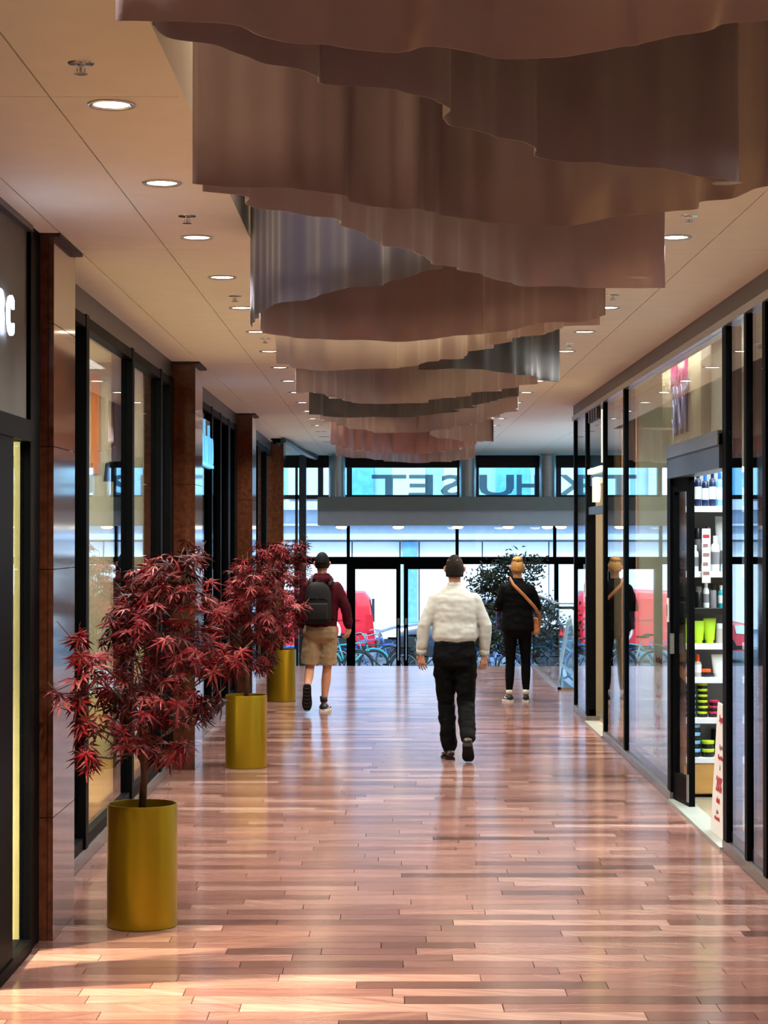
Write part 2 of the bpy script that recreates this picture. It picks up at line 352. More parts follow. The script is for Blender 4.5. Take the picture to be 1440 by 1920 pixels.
# granite columns, each a stack of slabs
for k, yc in enumerate((2.75, 10.15, 17.6, 25.0, 32.45)):
    c = struct('column')
    zb = 0 if yc < YE else LZ
    MB().box(-1.9, yc+.02, zb, -1.66, yc+.67, CZ).build('column_core', 'grout', c)
    zz = [0, .6, 1.21, 1.81, 2.41, 3.01, CZ]
    if zb < 0: zz = [LZ, 0]+zz[1:]
    for a, b in zip(zz[:-1], zz[1:]):
        MB().box(-1.66, yc, a+.002, -1.634, yc+.69, b-.002).build('stone_slab', 'granite', c)
        MB().box(-1.92, yc-.004, a+.002, -1.662, yc+.02, b-.002).build('stone_slab', 'granite', c)
    MB().box(-1.94, yc-.03, CZ-.018, -1.6, yc+.72, CZ).build('column_cap', 'grout', c)

# ------------------------------------------------------------------ SHOP FRONTS
def front_left(name, X, y0, y1, mull, gl, sillh=.09, top=3.3, midrail=None, depth=.1):
    s = struct(name)
    MB().rbox(X-.12, y0, 0, X+.03, y1, sillh, .008).build('sill', 'black' if X > -1.8 else 'sill', s)
    MB().box(X-.1, y0, top, X+.02, y1, CZ).build('header', 'greyframe', s)
    MB().box(X-.06, y0, top-.07, X+.03, y1, top).build('header_rail', 'black', s)
    MB().box(X-.06, y0, sillh, X+.02, y1, sillh+.07).build('bottom_rail', 'black', s)
    for a, b in mull: MB().box(X-depth, a, sillh, X+.035, b, top+.01).build('mullion', 'black', s)
    e = [y0]+[q for ab in mull for q in ab]+[y1]
    for a, b in zip(e[0::2], e[1::2]):
        if b-a > .05: MB().box(X-.016, a, sillh, X-.006, b, top-.01).build('pane', gl, s)
    return s
front_left('window_1', XL, 10.84, 17.6, [(10.86, 10.95), (12.5, 12.62), (14.75, 14.86), (16.6, 16.72), (17.3, 17.58)], 'glass')
front_left('window_2', XL, 18.29, 25.0, [(18.3, 18.4), (20.2, 20.3), (21.4, 21.5), (22.5, 22.62), (23.6, 23.9), (24.6, 24.98)], 'dglass')
front_left('window_3', XL, 25.69, 32.35, [(25.7, 25.8), (27.2, 27.3), (29.0, 29.1), (31.0, 31.1)], 'glass')
MB().box(-2.05, 18.3, 2.55, -1.9, 25, 3.3).build('fascia_board', 'blackgloss', bpy.data.objects['window_2'])
# front 0: sign board, door and glass beside the first column
s = struct('door_1'); X0 = -1.72
MB().box(X0-.03, 9.88, 0, X0+.02, 10.14, CZ).build('door_frame', 'black', s)
MB().box(X0-.06, 3.5, 2.52, X0+.0, 9.88, CZ-.03).build('fascia_board', 'fascia', s)
MB().box(X0-.08, 3.5, CZ-.03, X0+.03, 9.88, CZ).build('header', 'greyframe', s)
MB().box(X0-.08, 3.5, 2.42, X0+.03, 9.88, 2.52).build('header_rail', 'black', s)
MB().box(X0-.06, 9.05, .06, X0+.02, 9.43, 2.42).build('door_stile', 'black', s)
MB().box(X0-.06, 7.6, .06, X0+.02, 7.7, 2.42).build('door_stile', 'black', s)
MB().rbox(X0-.1, 3.5, 0, X0+.03, 7.6, .07, .006).build('sill', 'black', s)
MB().box(X0-.1, 9.05, 0, X0+.03, 9.88, .06).build('sill', 'black', s)
MB().box(X0-.02, 9.43, .06, X0-.01, 9.88, 2.42).build('pane', 'glass', s)
MB().box(X0-.02, 3.5, .07, X0-.01, 7.6, 2.42).build('pane', 'glass', s)
spot = lamp('shop_spot_light', 'SPOT', (-3.1, 8.75, 3.1), 3600, (1, .82, .54), spot_size=math.radians(44), spot_blend=.9, shadow_soft_size=.05)
spot.rotation_euler = (Vector((-1.25, 9.3, 0))-Vector((-3.1, 8.75, 3.1))).to_track_quat('-Z', 'Y').to_euler()

# right: two shop fronts with a doorway each
def front_right(name, y0, y1, mull, holes=(), top=3.28):
    s = struct(name); X = XR
    segs = []; a = y0
    for h0, h1 in holes: segs.append((a, h0)); a = h1
    segs.append((a, y1))
    for a, b in segs:
        MB().rbox(X-.005, a, 0, X+.14, b, .07, .006).build('sill', 'sill', s)
        MB().box(X+.03, a, .07, X+.1, b, .14).build('bottom_rail', 'greyframe', s)
    MB().box(X, y0, top+.05, X+.1, y1, CZ).build('header', 'greyframe', s)
    MB().box(X-.015, y0, top, X+.1, y1, top+.05).build('header_rail', 'steel', s)
    for a, b in mull: MB().box(X, a, .07, X+.1, b, 2.6 if a == 15.5 else top).build('mullion', 'black', s)
    if holes[0][1] == 15.5: MB().box(X+.02, 15.5, 2.62, X+.03, 15.67, top).build('pane', 'rglass', s)
    e = [y0]+[q for ab in mull for q in ab]+[y1]
    for a, b in zip(e[0::2], e[1::2]):
        if b-a < .05: continue
        zb = .07
        for h0, h1 in holes:
            if a >= h0-.1 and b <= h1+.1: zb = 2.62
        MB().box(X+.02, a, zb, X+.03, b, top).build('pane', 'rglass', s)
    return s
w4 = front_right('window_4', 9.15, 18.7, [(9.16, 9.26), (10.6, 10.68), (11.58, 11.68), (12.2, 12.28), (12.94, 13.08), (15.5, 15.67), (18.5, 18.6)], [(13.08, 15.5)])
w5 = front_right('window_5', 18.7, 23.6, [(20.27, 20.37), (22.06, 22.18), (23.48, 23.58)], [(20.37, 22.06)])
MB().box(XR-.02, 13.08, 2.40, XR+.12, 15.5, 2.62).build('door_header', 'greyframe', w4)
MB().box(XR-.03, 13.08, 2.55, XR+.12, 15.5, 2.64).build('door_header_cap', 'steel', w4)
MB().box(XR-.02, 13.08, 0, XR+.14, 15.5, .02).build('threshold', 'thresh', w4)
MB().box(XR-.02, 20.37, 0, XR+.14, 22.06, .02).build('threshold', 'thresh', w5)
# door leaf standing ajar inside the far jamb
d = struct('door_2', (XR+.04, 15.5, 0)); d.rotation_euler = (0, 0, math.atan2(-.45, .05))
MB().box(0, -.022, .02, .05, .022, 2.4).box(.41, -.022, .02, .47, .022, 2.4).box(.05, -.022, 2.3, .41, .022, 2.4).box(.05, -.022, .02, .41, .022, .22).build('door_leaf', 'black', d)
MB().box(.05, -.004, .22, .41, .004, 2.3).build('pane', 'glass', d)
MB().box(.415, -.028, .05, .465, -.022, .25).build('kick_plate', 'steel', d)
MB().box(.02, -.05, 1.1, .045, -.022, 1.25).build('door_handle', 'steel', d)
# small white switch plates on the jambs
for (Y, z, lab) in ((15.5, 1.42, 'small white switch plate on the black jamb of the hair shop doorway'), (22.06, 1.42, 'small white switch plate on the black jamb of the doorway beyond the hair shop')):
    t = empty('switch_plate', (XR-.0, Y+.08, z), label=lab, cat='switch', group='switch plates on the jambs')
    MB().rbox(-.012, -.03, -.09, 0, .03, .09, .004).build('plate', 'white', t)
    MB().rbox(-.018, -.012, -.045, -.012, .012, .045, .002).build('button', 'p_grey', t)

# ------------------------------------------------------------------ ENTRANCE FRONT
f = struct('window_6')
def fz(p): return pz(p, YF)
def fx(p): return px(p, YF)
MB().box(-2.6, YF-.05, fz(1058), 7, YF+.07, fz(1044)).build('transom', 'black', f)
MB().box(-2.6, YF-.05, fz(877), 7, YF+.1, CZ+.02).build('top_band', 'blackgloss', f)
MB().box(-2.6, YF-.03, fz(936), 7, YF+.06, fz(928)).build('middle_rail', 'greyframe', f)
for p, wd, z0, z1 in ((653, 6, 1044, 985), (857, 6, 1044, 985), (1040, 6, 1044, 985), (556, 5, 1044, 875)):
    MB().box(fx(p-wd/2), YF-.03, fz(z0), fx(p+wd/2), YF+.05, fz(z1)).build('mullion', 'black' if p != 556 else 'greyframe', f)
for p in (654, 1043, 556): MB().box(fx(p-4), YF-.04, LZ-.12, fx(p+4), YF+.06, fz(1058)).build('mullion', 'black' if p != 556 else 'greyframe', f)
for p in (601, 655, 862, 893, 1008, 1047): MB().box(fx(p-5), YF-.02, fz(932), fx(p+5), YF+.05, fz(877)).build('mullion', 'greyframe', f)
MB().box(fx(562), YF-.3, LZ-.12, fx(575), YF-.06, CZ).build('stone_pier', 'stone', f)
for a, b in ((-2.6, fx(556)), (fx(556), fx(601)), (fx(655), fx(862)), (fx(893), fx(1008)), (fx(1047), 7)):
    MB().box(a, YF, fz(932), b, YF+.012, fz(877)).build('pane', 'cglass', f)
for a, b in ((-2.6, fx(556)), (fx(556), fx(653)), (fx(653), fx(857)), (fx(857), fx(1040)), (fx(1040), 7)):
    MB().box(a, YF, fz(1044), b, YF+.012, fz(936)).build('pane', 'fglass', f)
for a, b in ((-2.6, fx(556)), (fx(556), fx(654)), (fx(862), fx(1043)), (fx(1043), 7)):
    MB().box(a, YF, LZ-.12, b, YF+.012, fz(1058)).build('pane', 'fglass', f)
MB().box(fx(1043), YF-.03, fz(1142), fx(1120), YF+.03, fz(1137)).build('push_rail', 'black', f)
for nm, a, b in (('door_3', 658, 751), ('door_4', 757, 858)):     # double entrance door
    d = struct(nm)
    x0, x1, z1 = fx(a), fx(b), fz(1058)
    MB().box(x0, YF-.03, LZ-.1, x0+.08, YF+.03, z1).box(x1-.08, YF-.03, LZ-.1, x1, YF+.03, z1).box(x0+.08, YF-.03, z1-.09, x1-.08, YF+.03, z1).box(x0+.08, YF-.03, LZ-.1, x1-.08, YF+.03, LZ+.1).build('door_frame', 'black', d)
    MB().box(x0+.08, YF-.006, LZ+.1, x1-.08, YF+.006, z1-.09).build('pane', 'fglass', d)
    hx = x1-.04 if nm == 'door_3' else x0+.04
    MB().tube([(hx, YF-.03, .3), (hx, YF-.08, .3), (hx, YF-.08, -.28), (hx, YF-.03, -.28)], .012, 8).build('door_handle', 'steel', d)
    MB().rbox(hx-.02, YF-.045, .36, hx+.02, YF-.03, .48, .004).build('lock', 'steel', d)
bm_ = struct('trim_2')                       # canopy beam over the doors
MB().box(fx(597)+.05, 36.0, 2.42, 7, YF-.06, 2.655).build('beam_face', 'beamgrey', bm_)
MB().box(fx(597)+.05, 36.12, 2.165, 7, YF-.06, 2.42).build('beam_soffit', 'offwhite', bm_)
for i, p in enumerate((632, 877, 1027)):     # round steel posts above the beam
    c = struct('column')
    MB().lathe([(.165, 2.655), (.165, 2.67), (.15, 2.68), (.15, CZ-.03), (.17, CZ-.02), (.17, CZ)], 28, (px(p, 37.2), 37.2, 0)).build('post', 'steel', c, True, 40)
names = ['first', 'second', 'third', 'fourth', 'fifth', 'sixth', 'seventh', 'eighth', 'ninth', 'tenth', 'eleventh', 'twelfth', 'thirteenth', 'fourteenth', 'fifteenth', 'sixteenth', 'seventeenth']
for i, p in enumerate((640, 747, 858, 953, 1026, 1052, 1150)):
    t = empty('beam_lamp', (px(p, 36.5), 36.5, 2.165), label='%s warm round lamp under the entrance beam, counted from its free end' % names[i], cat='light', group='lamps under the entrance beam')
    MB().lathe([(.11, 0), (.115, -.012), (.1, -.02)], 20).build('frame', 'steel', t, True, 30)
    MB().lathe([(.098, -.018), (.09, -.04), (.06, -.055), (.02, -.06)], 20).build('diffuser', 'lampw', t, True)
# the front above the ceiling
# mirrored shop-name letters on the outside of the upper glass
for ch, p0, p1 in (('T', 697, 762), ('E', 766, 812), ('S', 826, 868), ('U', 899, 964), ('H', 969, 1012), ('K', 1044, 1092)):
    t = text(ch, .56, .05, 'film', 'sign_letter', bold=.012)
    xs = [v.co.x for v in t.data.vertices]; ys = [v.co.y for v in t.data.vertices]
    wx = max(xs)-min(xs); hy = max(ys)-min(ys)
    t.data.transform(Matrix.Translation((-(max(xs)+min(xs))/2, -min(ys), 0))); t.data.transform(Matrix.Diagonal((fx(p1)-fx(p0), .40, wx, 1)) @ Matrix.Diagonal((1/wx, 1/hy, 1/wx, 1)))
    t.location = ((fx(p0)+fx(p1))/2, YF+.06, fz(931)); t.rotation_euler = (PI/2, 0, PI)
    tag(t, 'grey block letter %s of the reversed shop name on the upper entrance glass' % ch, 'letter', 'shop name letters over the entrance')
# handrail-like curved ceiling track and dome camera in the lobby
t = tag(MB().tube([(px(531, 31), 31.0, CZ-.05), (px(545, 32.2), 32.2, CZ-.05), (px(556, 33.6), 33.6, CZ-.06), (px(566, 35), 35, CZ-.05), (px(578, 36.4), 36.4, CZ-.05), (px(592, 37.6), 37.6, CZ-.05)], .045, 10).build('ceiling_track', 'greyframe', None, True, 40),
        'curved grey metal track on the lobby ceiling beyond the fourth granite column', 'track')
t = empty('dome_camera', (px(519, 31.4), 31.4, CZ), label='black dome security camera on the white lobby ceiling', cat='camera')
MB().lathe([(.09, 0), (.09, -.025), (.075, -.035)], 20).build('housing', 'black', t, True, 30)
MB().lathe([(.07, -.03), (.062, -.07), (.04, -.1), (.01, -.112)], 20).build('dome', 'blackgloss', t, True)
# glass balustrade round the stair well
b = empty('glass_balustrade', (2.2, 26.8, 0), label='clear glass balustrade round the stair well beside the woman in black', cat='railing')
for k in range(3): MB().box(-.008, .02+1.63*k, -.2, .008, 1.6+1.63*k, 1.1).build('pane', 'railglass', b)
for k in range(3): MB().box(.02+1.3*k, -.008, -.2, 1.28+1.3*k, .008, 1.1).build('pane', 'railglass', b)
MB().box(-.02, -.02, -.02, .02, 4.9, .03).box(-.02, -.02, -.02, 3.9, .02, .03).build('base_channel', 'steel', b)
MB().box(-.012, -.012, 1.1, .012, 4.9, 1.115).box(.012, -.012, 1.1, 3.9, .012, 1.115).build('top_edge', 'steel', b)
e = empty('escalator', (2.75, 26.9, 0), label='escalator handrail with pale curved newel behind the glass balustrade', cat='escalator')
for sx in (-.3, .75):
    MB().tube([(sx, .25, .1), (sx, .1, .25), (sx, .08, .5), (sx, .2, .78), (sx, .5, .9), (sx, 1.2, .82), (sx, 4.5, -.9)], .045, 10).build('handrail', 'p_white', e, True, 40)
    MB().prism([(.15, -.2), (.15, .6), (.5, .82), (1.2, .74), (4.4, -.95), (4.4, -1.2), (1.0, -.2)], sx-.02, sx+.02, 'x').build('side_panel', 'railglass', e)
for k in range(12): MB().box(-.25, .9+.3*k, -.35-.1*k, .7, 1.2+.3*k, -.1-.1*k).build('step', 'greyframe', e)

# ------------------------------------------------------------------ DOWNLIGHTS, SPRINKLERS
proto = empty('ceiling_light', (0, 0, CZ))
MB().lathe([(.062, -.002), (.066, -.006), (.078, -.008), (.083, -.004), (.083, 0)], 28, cap=False).build('frame', 'steel', proto, True, 50)
MB().lathe([(.064, -.001), (.05, -.0015), (.001, -.002)], 24).build('diffuser', 'lamp', proto, True)
first = True
for side, X, nm in ((0, -.947, 'above the red maples'), (1, 1.417, 'along the hair shop side')):
    for k in range(-6, 17):
        Y = 7.1+1.58*k
        if k < 0:
            lamp('overhead_lamp', 'SPOT', (X, Y, CZ-.02), DOWN_W, (1, .945, .85), None, spot_size=math.radians(128), spot_blend=.9, shadow_soft_size=.05); continue
        o = proto if first else copy_tree(proto); first = False
        o.location = (X, Y, CZ); o['category'] = 'light'; o['group'] = 'recessed ceiling lights'
        o['label'] = '%s recessed ceiling light %s, counted from the nearest' % ((names+['eighteenth', 'nineteenth'])[k], nm)
        sp = lamp('lamp', 'SPOT', (0, 0, -.02), DOWN_W, (1, .945, .85), o, spot_size=math.radians(128), spot_blend=.9, shadow_soft_size=.05)
# cove lamps inside the ceiling recess
for k in range(8):
    area('cove_light.%03d' % k, (RX0+.12, 1.0+3.6*k, 4.1), .1, 1.2, RECESS_W, (1, .8, .45), (0, math.radians(-10), 0))
spr = empty('sprinkler', (0, 0, CZ))
MB().lathe([(.042, 0), (.04, -.006), (.012, -.01), (.011, -.016)], 20).build('flange', 'chrome', spr, True, 30)
MB().tube([(-.012, 0, -.03), (-.012, 0, -.055), (0, 0, -.065), (.012, 0, -.055), (.012, 0, -.03)], .003, 6).build('yoke', 'chrome', spr)
MB().lathe([(.022, -.066), (.022, -.069)], 16).build('deflector', 'chrome', spr)
MB().lathe([(.004, -.03), (.005, -.045), (.003, -.06)], 10).build('bulb', 'chrome', spr, True)
for o in spr.children: o.data.transform(Matrix.Diagonal((1, 1, .5, 1)))
first = True
for (p, q, lab) in ((150, 122, 'chrome ceiling sprinkler before the first light above the red maples'), (350, 410, 'chrome ceiling sprinkler beside the third light above the red maples'),
                    (440, 560, 'chrome ceiling sprinkler beside the fifth light above the red maples'), (497, 640, 'chrome ceiling sprinkler beside the seventh light above the red maples'),
                    (1293, 410, 'chrome ceiling sprinkler beside the third light on the hair shop side'), (1150, 558, 'chrome ceiling sprinkler beside the fifth light on the hair shop side'),
                    (1068, 650, 'chrome ceiling sprinkler beside the seventh light on the hair shop side')):
    o = spr if first else copy_tree(spr); first = False
    Y = (CZ-EYE)*F/(1006-q+6); o.location = (px(p, Y), Y, CZ); tag(o, lab, 'sprinkler', 'ceiling sprinklers')

# ------------------------------------------------------------------ HANGING FABRIC
def catmull(pts, n=8):
    P = [pts[0]]+pts+[pts[-1]]; out = []
    for i in range(1, len(P)-2):
        for k in range(n):
            t = k/n; a, b, c, d = P[i-1], P[i], P[i+1], P[i+2]
            out.append(tuple(.5*(2*b[j]+(c[j]-a[j])*t+(2*a[j]-5*b[j]+4*c[j]-d[j])*t*t+(3*b[j]-a[j]-3*c[j]+d[j])*t**3) for j in range(2)))
    return out+[pts[-1]]
HZ = 3.0
def drape(hem, m, label, amp=.024, top=4.0, hz=HZ, seed=0):
    rr = random.Random(seed); k = (hz-EYE)*F
    pts = catmull([(px(a, k/(1006-b)), k/(1006-b)) for a, b in hem])
    # even steps along the path
    L = [0]
    for a, b in zip(pts, pts[1:]): L.append(L[-1]+math.dist(a, b))
    n = max(8, int(L[-1]/.018)); path = []; j = 0
    for i in range(n+1):
        s_ = L[-1]*i/n
        while j < len(L)-2 and L[j+1] < s_: j += 1
        t = (s_-L[j])/max(1e-9, L[j+1]-L[j]); path.append((pts[j][0]+(pts[j+1][0]-pts[j][0])*t, pts[j][1]+(pts[j+1][1]-pts[j][1])*t, s_))
    ph = [rr.random()*6.28 for _ in range(4)]; wl = [.42+.12*rr.random(), .23+.06*rr.random(), .12, .9]
    def rip(s_): return amp*(.8*math.sin(6.283*s_/wl[0]+ph[0]+.9*math.sin(6.283*s_/wl[3]))+.5*math.sin(6.283*s_/wl[1]+ph[1])+.18*math.sin(6.283*s_/wl[2]+ph[2]))
    rows = []
    for q in range(7):
        z = hz+(top-hz)*q/6; row = []; wq = 1-.35*q/6
        for i, (x, y_, s_) in enumerate(path):
            a = path[max(0, i-2)]; b = path[min(n, i+2)]; dx, dy = b[0]-a[0], b[1]-a[1]; l_ = math.hypot(dx, dy) or 1
            r_ = rip(s_)*wq*min(1, .25+s_/.15, .25+(L[-1]-s_)/.15)
            row.append((min(1.14, max(-.67, x-dy/l_*r_)), y_+dx/l_*r_, z+(.006*math.sin(9*s_+ph[3]) if q == 0 else 0)))
        rows.append(row)
    c = path[len(path)//2]
    t = empty('fabric_drape', (c[0], c[1], top), label=label, cat='drape', group='fabric drapes of the ceiling installation')
    o = MB(); o.grid([[(p[0]-c[0], p[1]-c[1], p[2]-top) for p in row] for row in rows])
    o = o.build('cloth', FAB[m], t, True, recalc=False)
    sol = o.modifiers.new('thickness', 'SOLIDIFY'); sol.thickness = .003
    MB().tube([(p[0]-c[0], p[1]-c[1], .012) for p in rows[-1][::4]]+[(rows[-1][-1][0]-c[0], rows[-1][-1][1]-c[1], .012)], .008, 6).build('hanging_rail', 'greyframe', t, True)
    for fr in (.08, .5, .92):
        p = rows[-1][int(fr*n)]; MB().tube([(p[0]-c[0], p[1]-c[1], .015), (p[0]-c[0], p[1]-c[1], 4.25-top)], .003, 5).build('wire', 'greyframe', t)
    return t
drape([(215, 42), (300, 36), (425, 47), (525, 67), (600, 78), (740, 95), (800, 92), (920, 104), (1065, 97), (1160, 84), (1200, 86), (1300, 66), (1350, 47), (1440, 36), (1560, 20)], 0, 'mauve fabric drape hanging nearest overhead across the top of the view', seed=1)
drape([(285, 46), (330, 68), (440, 100), (560, 130), (620, 153), (720, 167), (830, 196), (872, 236), (960, 268), (1060, 297), (1130, 304), (1250, 318), (1330, 330), (1385, 338)], 4, 'brown mauve drape running diagonally behind the nearest overhead drape', seed=2)
drape([(362, 340), (420, 345), (520, 352), (620, 362), (720, 388), (790, 388), (845, 410), (890, 416), (970, 417), (1050, 417), (1150, 410), (1250, 398), (1314, 386), (1330, 374), (1395, 366), (1430, 350), (1470, 352)], 1, 'dark brown drape with a deep curved hem and curled end by the hair shop side', seed=3)
drape([(382, 360), (440, 368), (470, 383), (560, 395), (640, 420), (720, 455), (790, 480), (850, 500), (900, 515), (970, 531), (1100, 541), (1200, 538), (1253, 537)], 2, 'pale mauve drape sweeping diagonally in front of the slate blue drape', seed=4, amp=.02)
drape([(464, 612), (474, 600), (500, 578), (550, 562), (620, 548), (690, 536), (760, 520), (800, 509), (832, 503)], 3, 'slate blue drape with soft sheen on the red maple side', seed=5, amp=.018)
drape([(486, 620), (520, 627), (600, 636), (680, 639), (780, 637), (870, 630), (950, 618), (1020, 608), (1095, 600), (1135, 590)], 4, 'brown drape bowed below the slate blue drape', seed=6)
drape([(520, 682), (545, 688), (620, 693), (690, 693), (740, 690), (790, 681), (860, 670), (900, 656), (960, 637), (1050, 617), (1122, 608)], 5, 'pale taupe drape just below the bowed brown drape', seed=7, amp=.03)
drape([(785, 691), (860, 692), (950, 698), (1030, 713), (1062, 716)], 6, 'charcoal drape ending in a dark corner over the hair shop side', seed=8)
drape([(555, 735), (600, 738), (640, 750), (700, 757), (760, 757), (830, 748), (900, 736), (960, 727), (1005, 718)], 7, 'mauve grey drape below the pale taupe drape', seed=9, amp=.035)
drape([(577, 778), (620, 780), (700, 783), (780, 780), (850, 771), (900, 758), (970, 741)], 6, 'narrow charcoal drape between two mauve drapes far down the hall', seed=10, amp=.035)
drape([(600, 786), (640, 797), (690, 808), (760, 812), (830, 805), (900, 791), (970, 766)], 5, 'taupe drape below the narrow charcoal drape', seed=11, amp=.035)
drape([(805, 817), (850, 824), (900, 828), (942, 828)], 7, 'short dusky drape reaching towards the hair shop side far down the hall', seed=12, amp=.035)
drape([(620, 830), (660, 842), (720, 849), (790, 850), (850, 843), (893, 832)], 8, 'dusky pink drape near the entrance end of the row', seed=13, amp=.04)
drape([(625, 855), (690, 860), (760, 867), (830, 866), (890, 859)], 7, 'last dusky mauve drape of the row above the entrance beam', seed=14, amp=.04)

# ------------------------------------------------------------------ MAPLES IN GOLD POTS
def leaf_mesh(seed, size=.1):
    rr = random.Random(seed); v = [(0, 0, 0)]; fc = []
    lobes = [(-125, .5), (-82, .72), (-42, .92), (0, 1.0), (42, .92), (82, .72), (125, .5)]
    for a, l_ in lobes:
        a = math.radians(a+rr.uniform(-6, 6)); l_ *= size*rr.uniform(.9, 1.1); wd = size*.082
        d = Vector((math.sin(a), math.cos(a), 0)); n_ = Vector((d.y, -d.x, 0)); dr = rr.uniform(.12, .32)
        b = len(v); v += [tuple(d*l_*.45+n_*wd-Vector((0, 0, l_*.03))), tuple(d*l_-Vector((0, 0, l_*dr))), tuple(d*l_*.45-n_*wd-Vector((0, 0, l_*.03)))]
        v.append(tuple(d*l_*.5+Vector((0, 0, l_*.02))))
        fc += [(0, b, b+3), (b, b+1, b+3), (b+1, b+2, b+3), (b+2, 0, b+3)]
    b = len(v); v += [(.0015, 0, 0), (-.0015, 0, 0), (0, -size*.5, size*.1)]; fc.append((b, b+1, b+2))
    me = bpy.data.meshes.new('leaf'); me.from_pydata(v, [], fc); me.update(); return me
V3 = lambda *a: Vector(a)
LEAF = []
for i, mm in enumerate(('leaf', 'leaf', 'leafb', 'leaf', 'leafb', 'leafc', 'leafb', 'leaf')):
    me = leaf_mesh(i, (.105, .095, .1, .085, .11, .1, .09, .115)[i]); me.materials.append(M[mm]); LEAF.append(me)
CL = [(330, 1060, 45), (365, 1048, 22), (265, 1090, 35), (300, 1125, 55), (350, 1115, 45), (240, 1165, 40), (300, 1185, 55), (355, 1200, 45), (225, 1210, 38), (160, 1190, 20), (400, 1240, 40), (435, 1235, 22),
      (190, 1238, 32), (260, 1255, 50), (325, 1265, 50), (145, 1298, 24), (195, 1300, 30), (240, 1325, 45), (300, 1320, 40), (350, 1335, 35), (388, 1320, 20), (190, 1345, 22), (182, 1398, 22), (230, 1385, 25), (312, 1415, 26), (335, 1392, 16), (262, 1375, 30), (250, 1130, 30)]
def maple(x, Y, seed, mirror, nparts, label_tree, label_pot, n_of, scale=1.0):
    rr = random.Random(seed)
    pot = empty('plant_pot', (x, Y, 0), label=label_pot, cat='pot', group='gold cylinder pots')
    MB().lathe([(.172, 0), (.177, .004), (.177, .612), (.175, .618), (.169, .618), (.167, .6), (.167, .56)], 56, cap=False).lathe([(.17, .002), (.172, 0)], 56).build('shell', 'gold', pot, True, 30)
    MB().lathe([(.168, .54), (.168, .575), (.1, .585), (.02, .59)], 32).build('soil', 'soil', pot, True)
    t = empty('maple_tree', (x, Y, .57), label=label_tree, cat='tree', group='red maples in gold pots')
    k = .002708*scale; cl = []
    for a, b, r in CL:
        dx = (a-273)*k*mirror; z = EYE-(b-1006)*.002708-.57; r_ = r*k; dep = math.sqrt(max(.0, .42**2-dx*dx))*(.75 if z < 1.1 else .55)
        cl.append((Vector((dx+.02*mirror, rr.uniform(-dep, dep)*.8 if dx > -.22 else -.46, z+(scale-1)*.3)), r_))
    # trunk and limbs
    tr = [(0, 0, .022), (.008, .01, .2), (-.006, 0, .42), (.012*mirror, -.01, .65), (.03*mirror, .01, .88), (.05*mirror, 0, 1.1)]
    MB().tube(tr, [.021, .018, .016, .014, .011, .006], 9).build('trunk', 'bark', t, True)
    br = MB()
    for c, r_ in cl:
        z0 = max(.32, min(1.08, c.z-.3)); i = min(4, int(z0/.22)); f_ = (z0-tr[i][2])/(tr[i+1][2]-tr[i][2]); p0 = Vector(tr[i]).lerp(Vector(tr[i+1]), max(0, min(1, f_)))
        m_ = p0.lerp(c, .5)+Vector((rr.uniform(-.03, .03), rr.uniform(-.03, .03), -.03))
        br.tube([p0, m_, c, c+(c-m_)*.4+Vector((0, 0, .02))], [.007, .005, .0035, .002], 5)
        for q in range(3):
            e_ = c+Vector((rr.gauss(0, r_*.6), rr.gauss(0, r_*.6), rr.gauss(0, r_*.5))); br.tube([m_.lerp(c, .6), m_.lerp(e_, .8), e_], [.003, .0025, .0015], 4)
    br.build('branch', 'bark', t, True)
    tot = sum(r_ for c, r_ in cl); jobs = []
    for c, r_ in cl:
        for q in range(int(round(660*r_/tot))):
            a = rr.uniform(0, 6.283); rad = r_*1.05*math.sqrt(rr.random()); p = c+Vector((rad*math.cos(a), rad*math.sin(a)*1.2, rr.gauss(0, .55)*r_*.8))
            out = math.atan2(-(math.cos(a)+p.x*1.6), math.sin(a)+p.y*1.6)
            e_ = Euler((rr.gauss(-.55, .45), rr.gauss(0, .4), out+rr.gauss(0, .5)), 'XYZ'); jobs.append((p, e_, rr.choice(LEAF), rr.uniform(.72, 1.1)*scale))
    jobs.sort(key=lambda j: j[0].y-rr.random()*.1)
    jobs = [(V3(max((-1.5 if p.y > -.5 else -1.66)-x, p.x), p.y, p.z), e_, me, s_) for p, e_, me, s_ in jobs]
    for p, e_, me, s_ in jobs[:nparts]:
        o = link('leaf', me, t); o.location = p; o.rotation_euler = e_; o.scale = (s_,)*3
    st_ = MB(); mi = []
    ms = {'leaf': 0, 'leafb': 1, 'leafc': 2}; inv = {M[k_].name: v_ for k_, v_ in ms.items()}
    for p, e_, me, s_ in jobs[nparts:]:
        mx = Matrix.Translation(p) @ e_.to_matrix().to_4x4() @ Matrix.Scale(s_, 4); b = len(st_.v)
        st_.v += [tuple(mx @ v.co) for v in me.vertices]; st_.f += [tuple(b+i for i in f_.vertices) for f_ in me.polygons]; mi += [inv[me.materials[0].name]]*len(me.polygons)
    o = st_.build('inner_foliage', 'leaf', t, recalc=False); o.data.materials.append(M['leafb']); o.data.materials.append(M['leafc']); o.data.polygons.foreach_set('material_index', mi); o['kind'] = 'stuff'
    return t
maple(-1.247, 10.56, 11, 1, 290, 'red leaved maple in the gold pot nearest the viewer, by the first column', 'gold cylinder pot nearest the viewer, beside the first granite column', 0)
maple(-1.214, 17.8, 23, 1, 290, 'red leaved maple in the second gold pot, before the second granite column', 'gold cylinder pot standing second in the row, beside the second column', 1, 1.0)
maple(-1.283, 24.95, 37, 1, 290, 'red leaved maple in the farthest gold pot, behind the man with the backpack', 'gold cylinder pot farthest down the hall, beside the man in shorts', 2, 1.0)

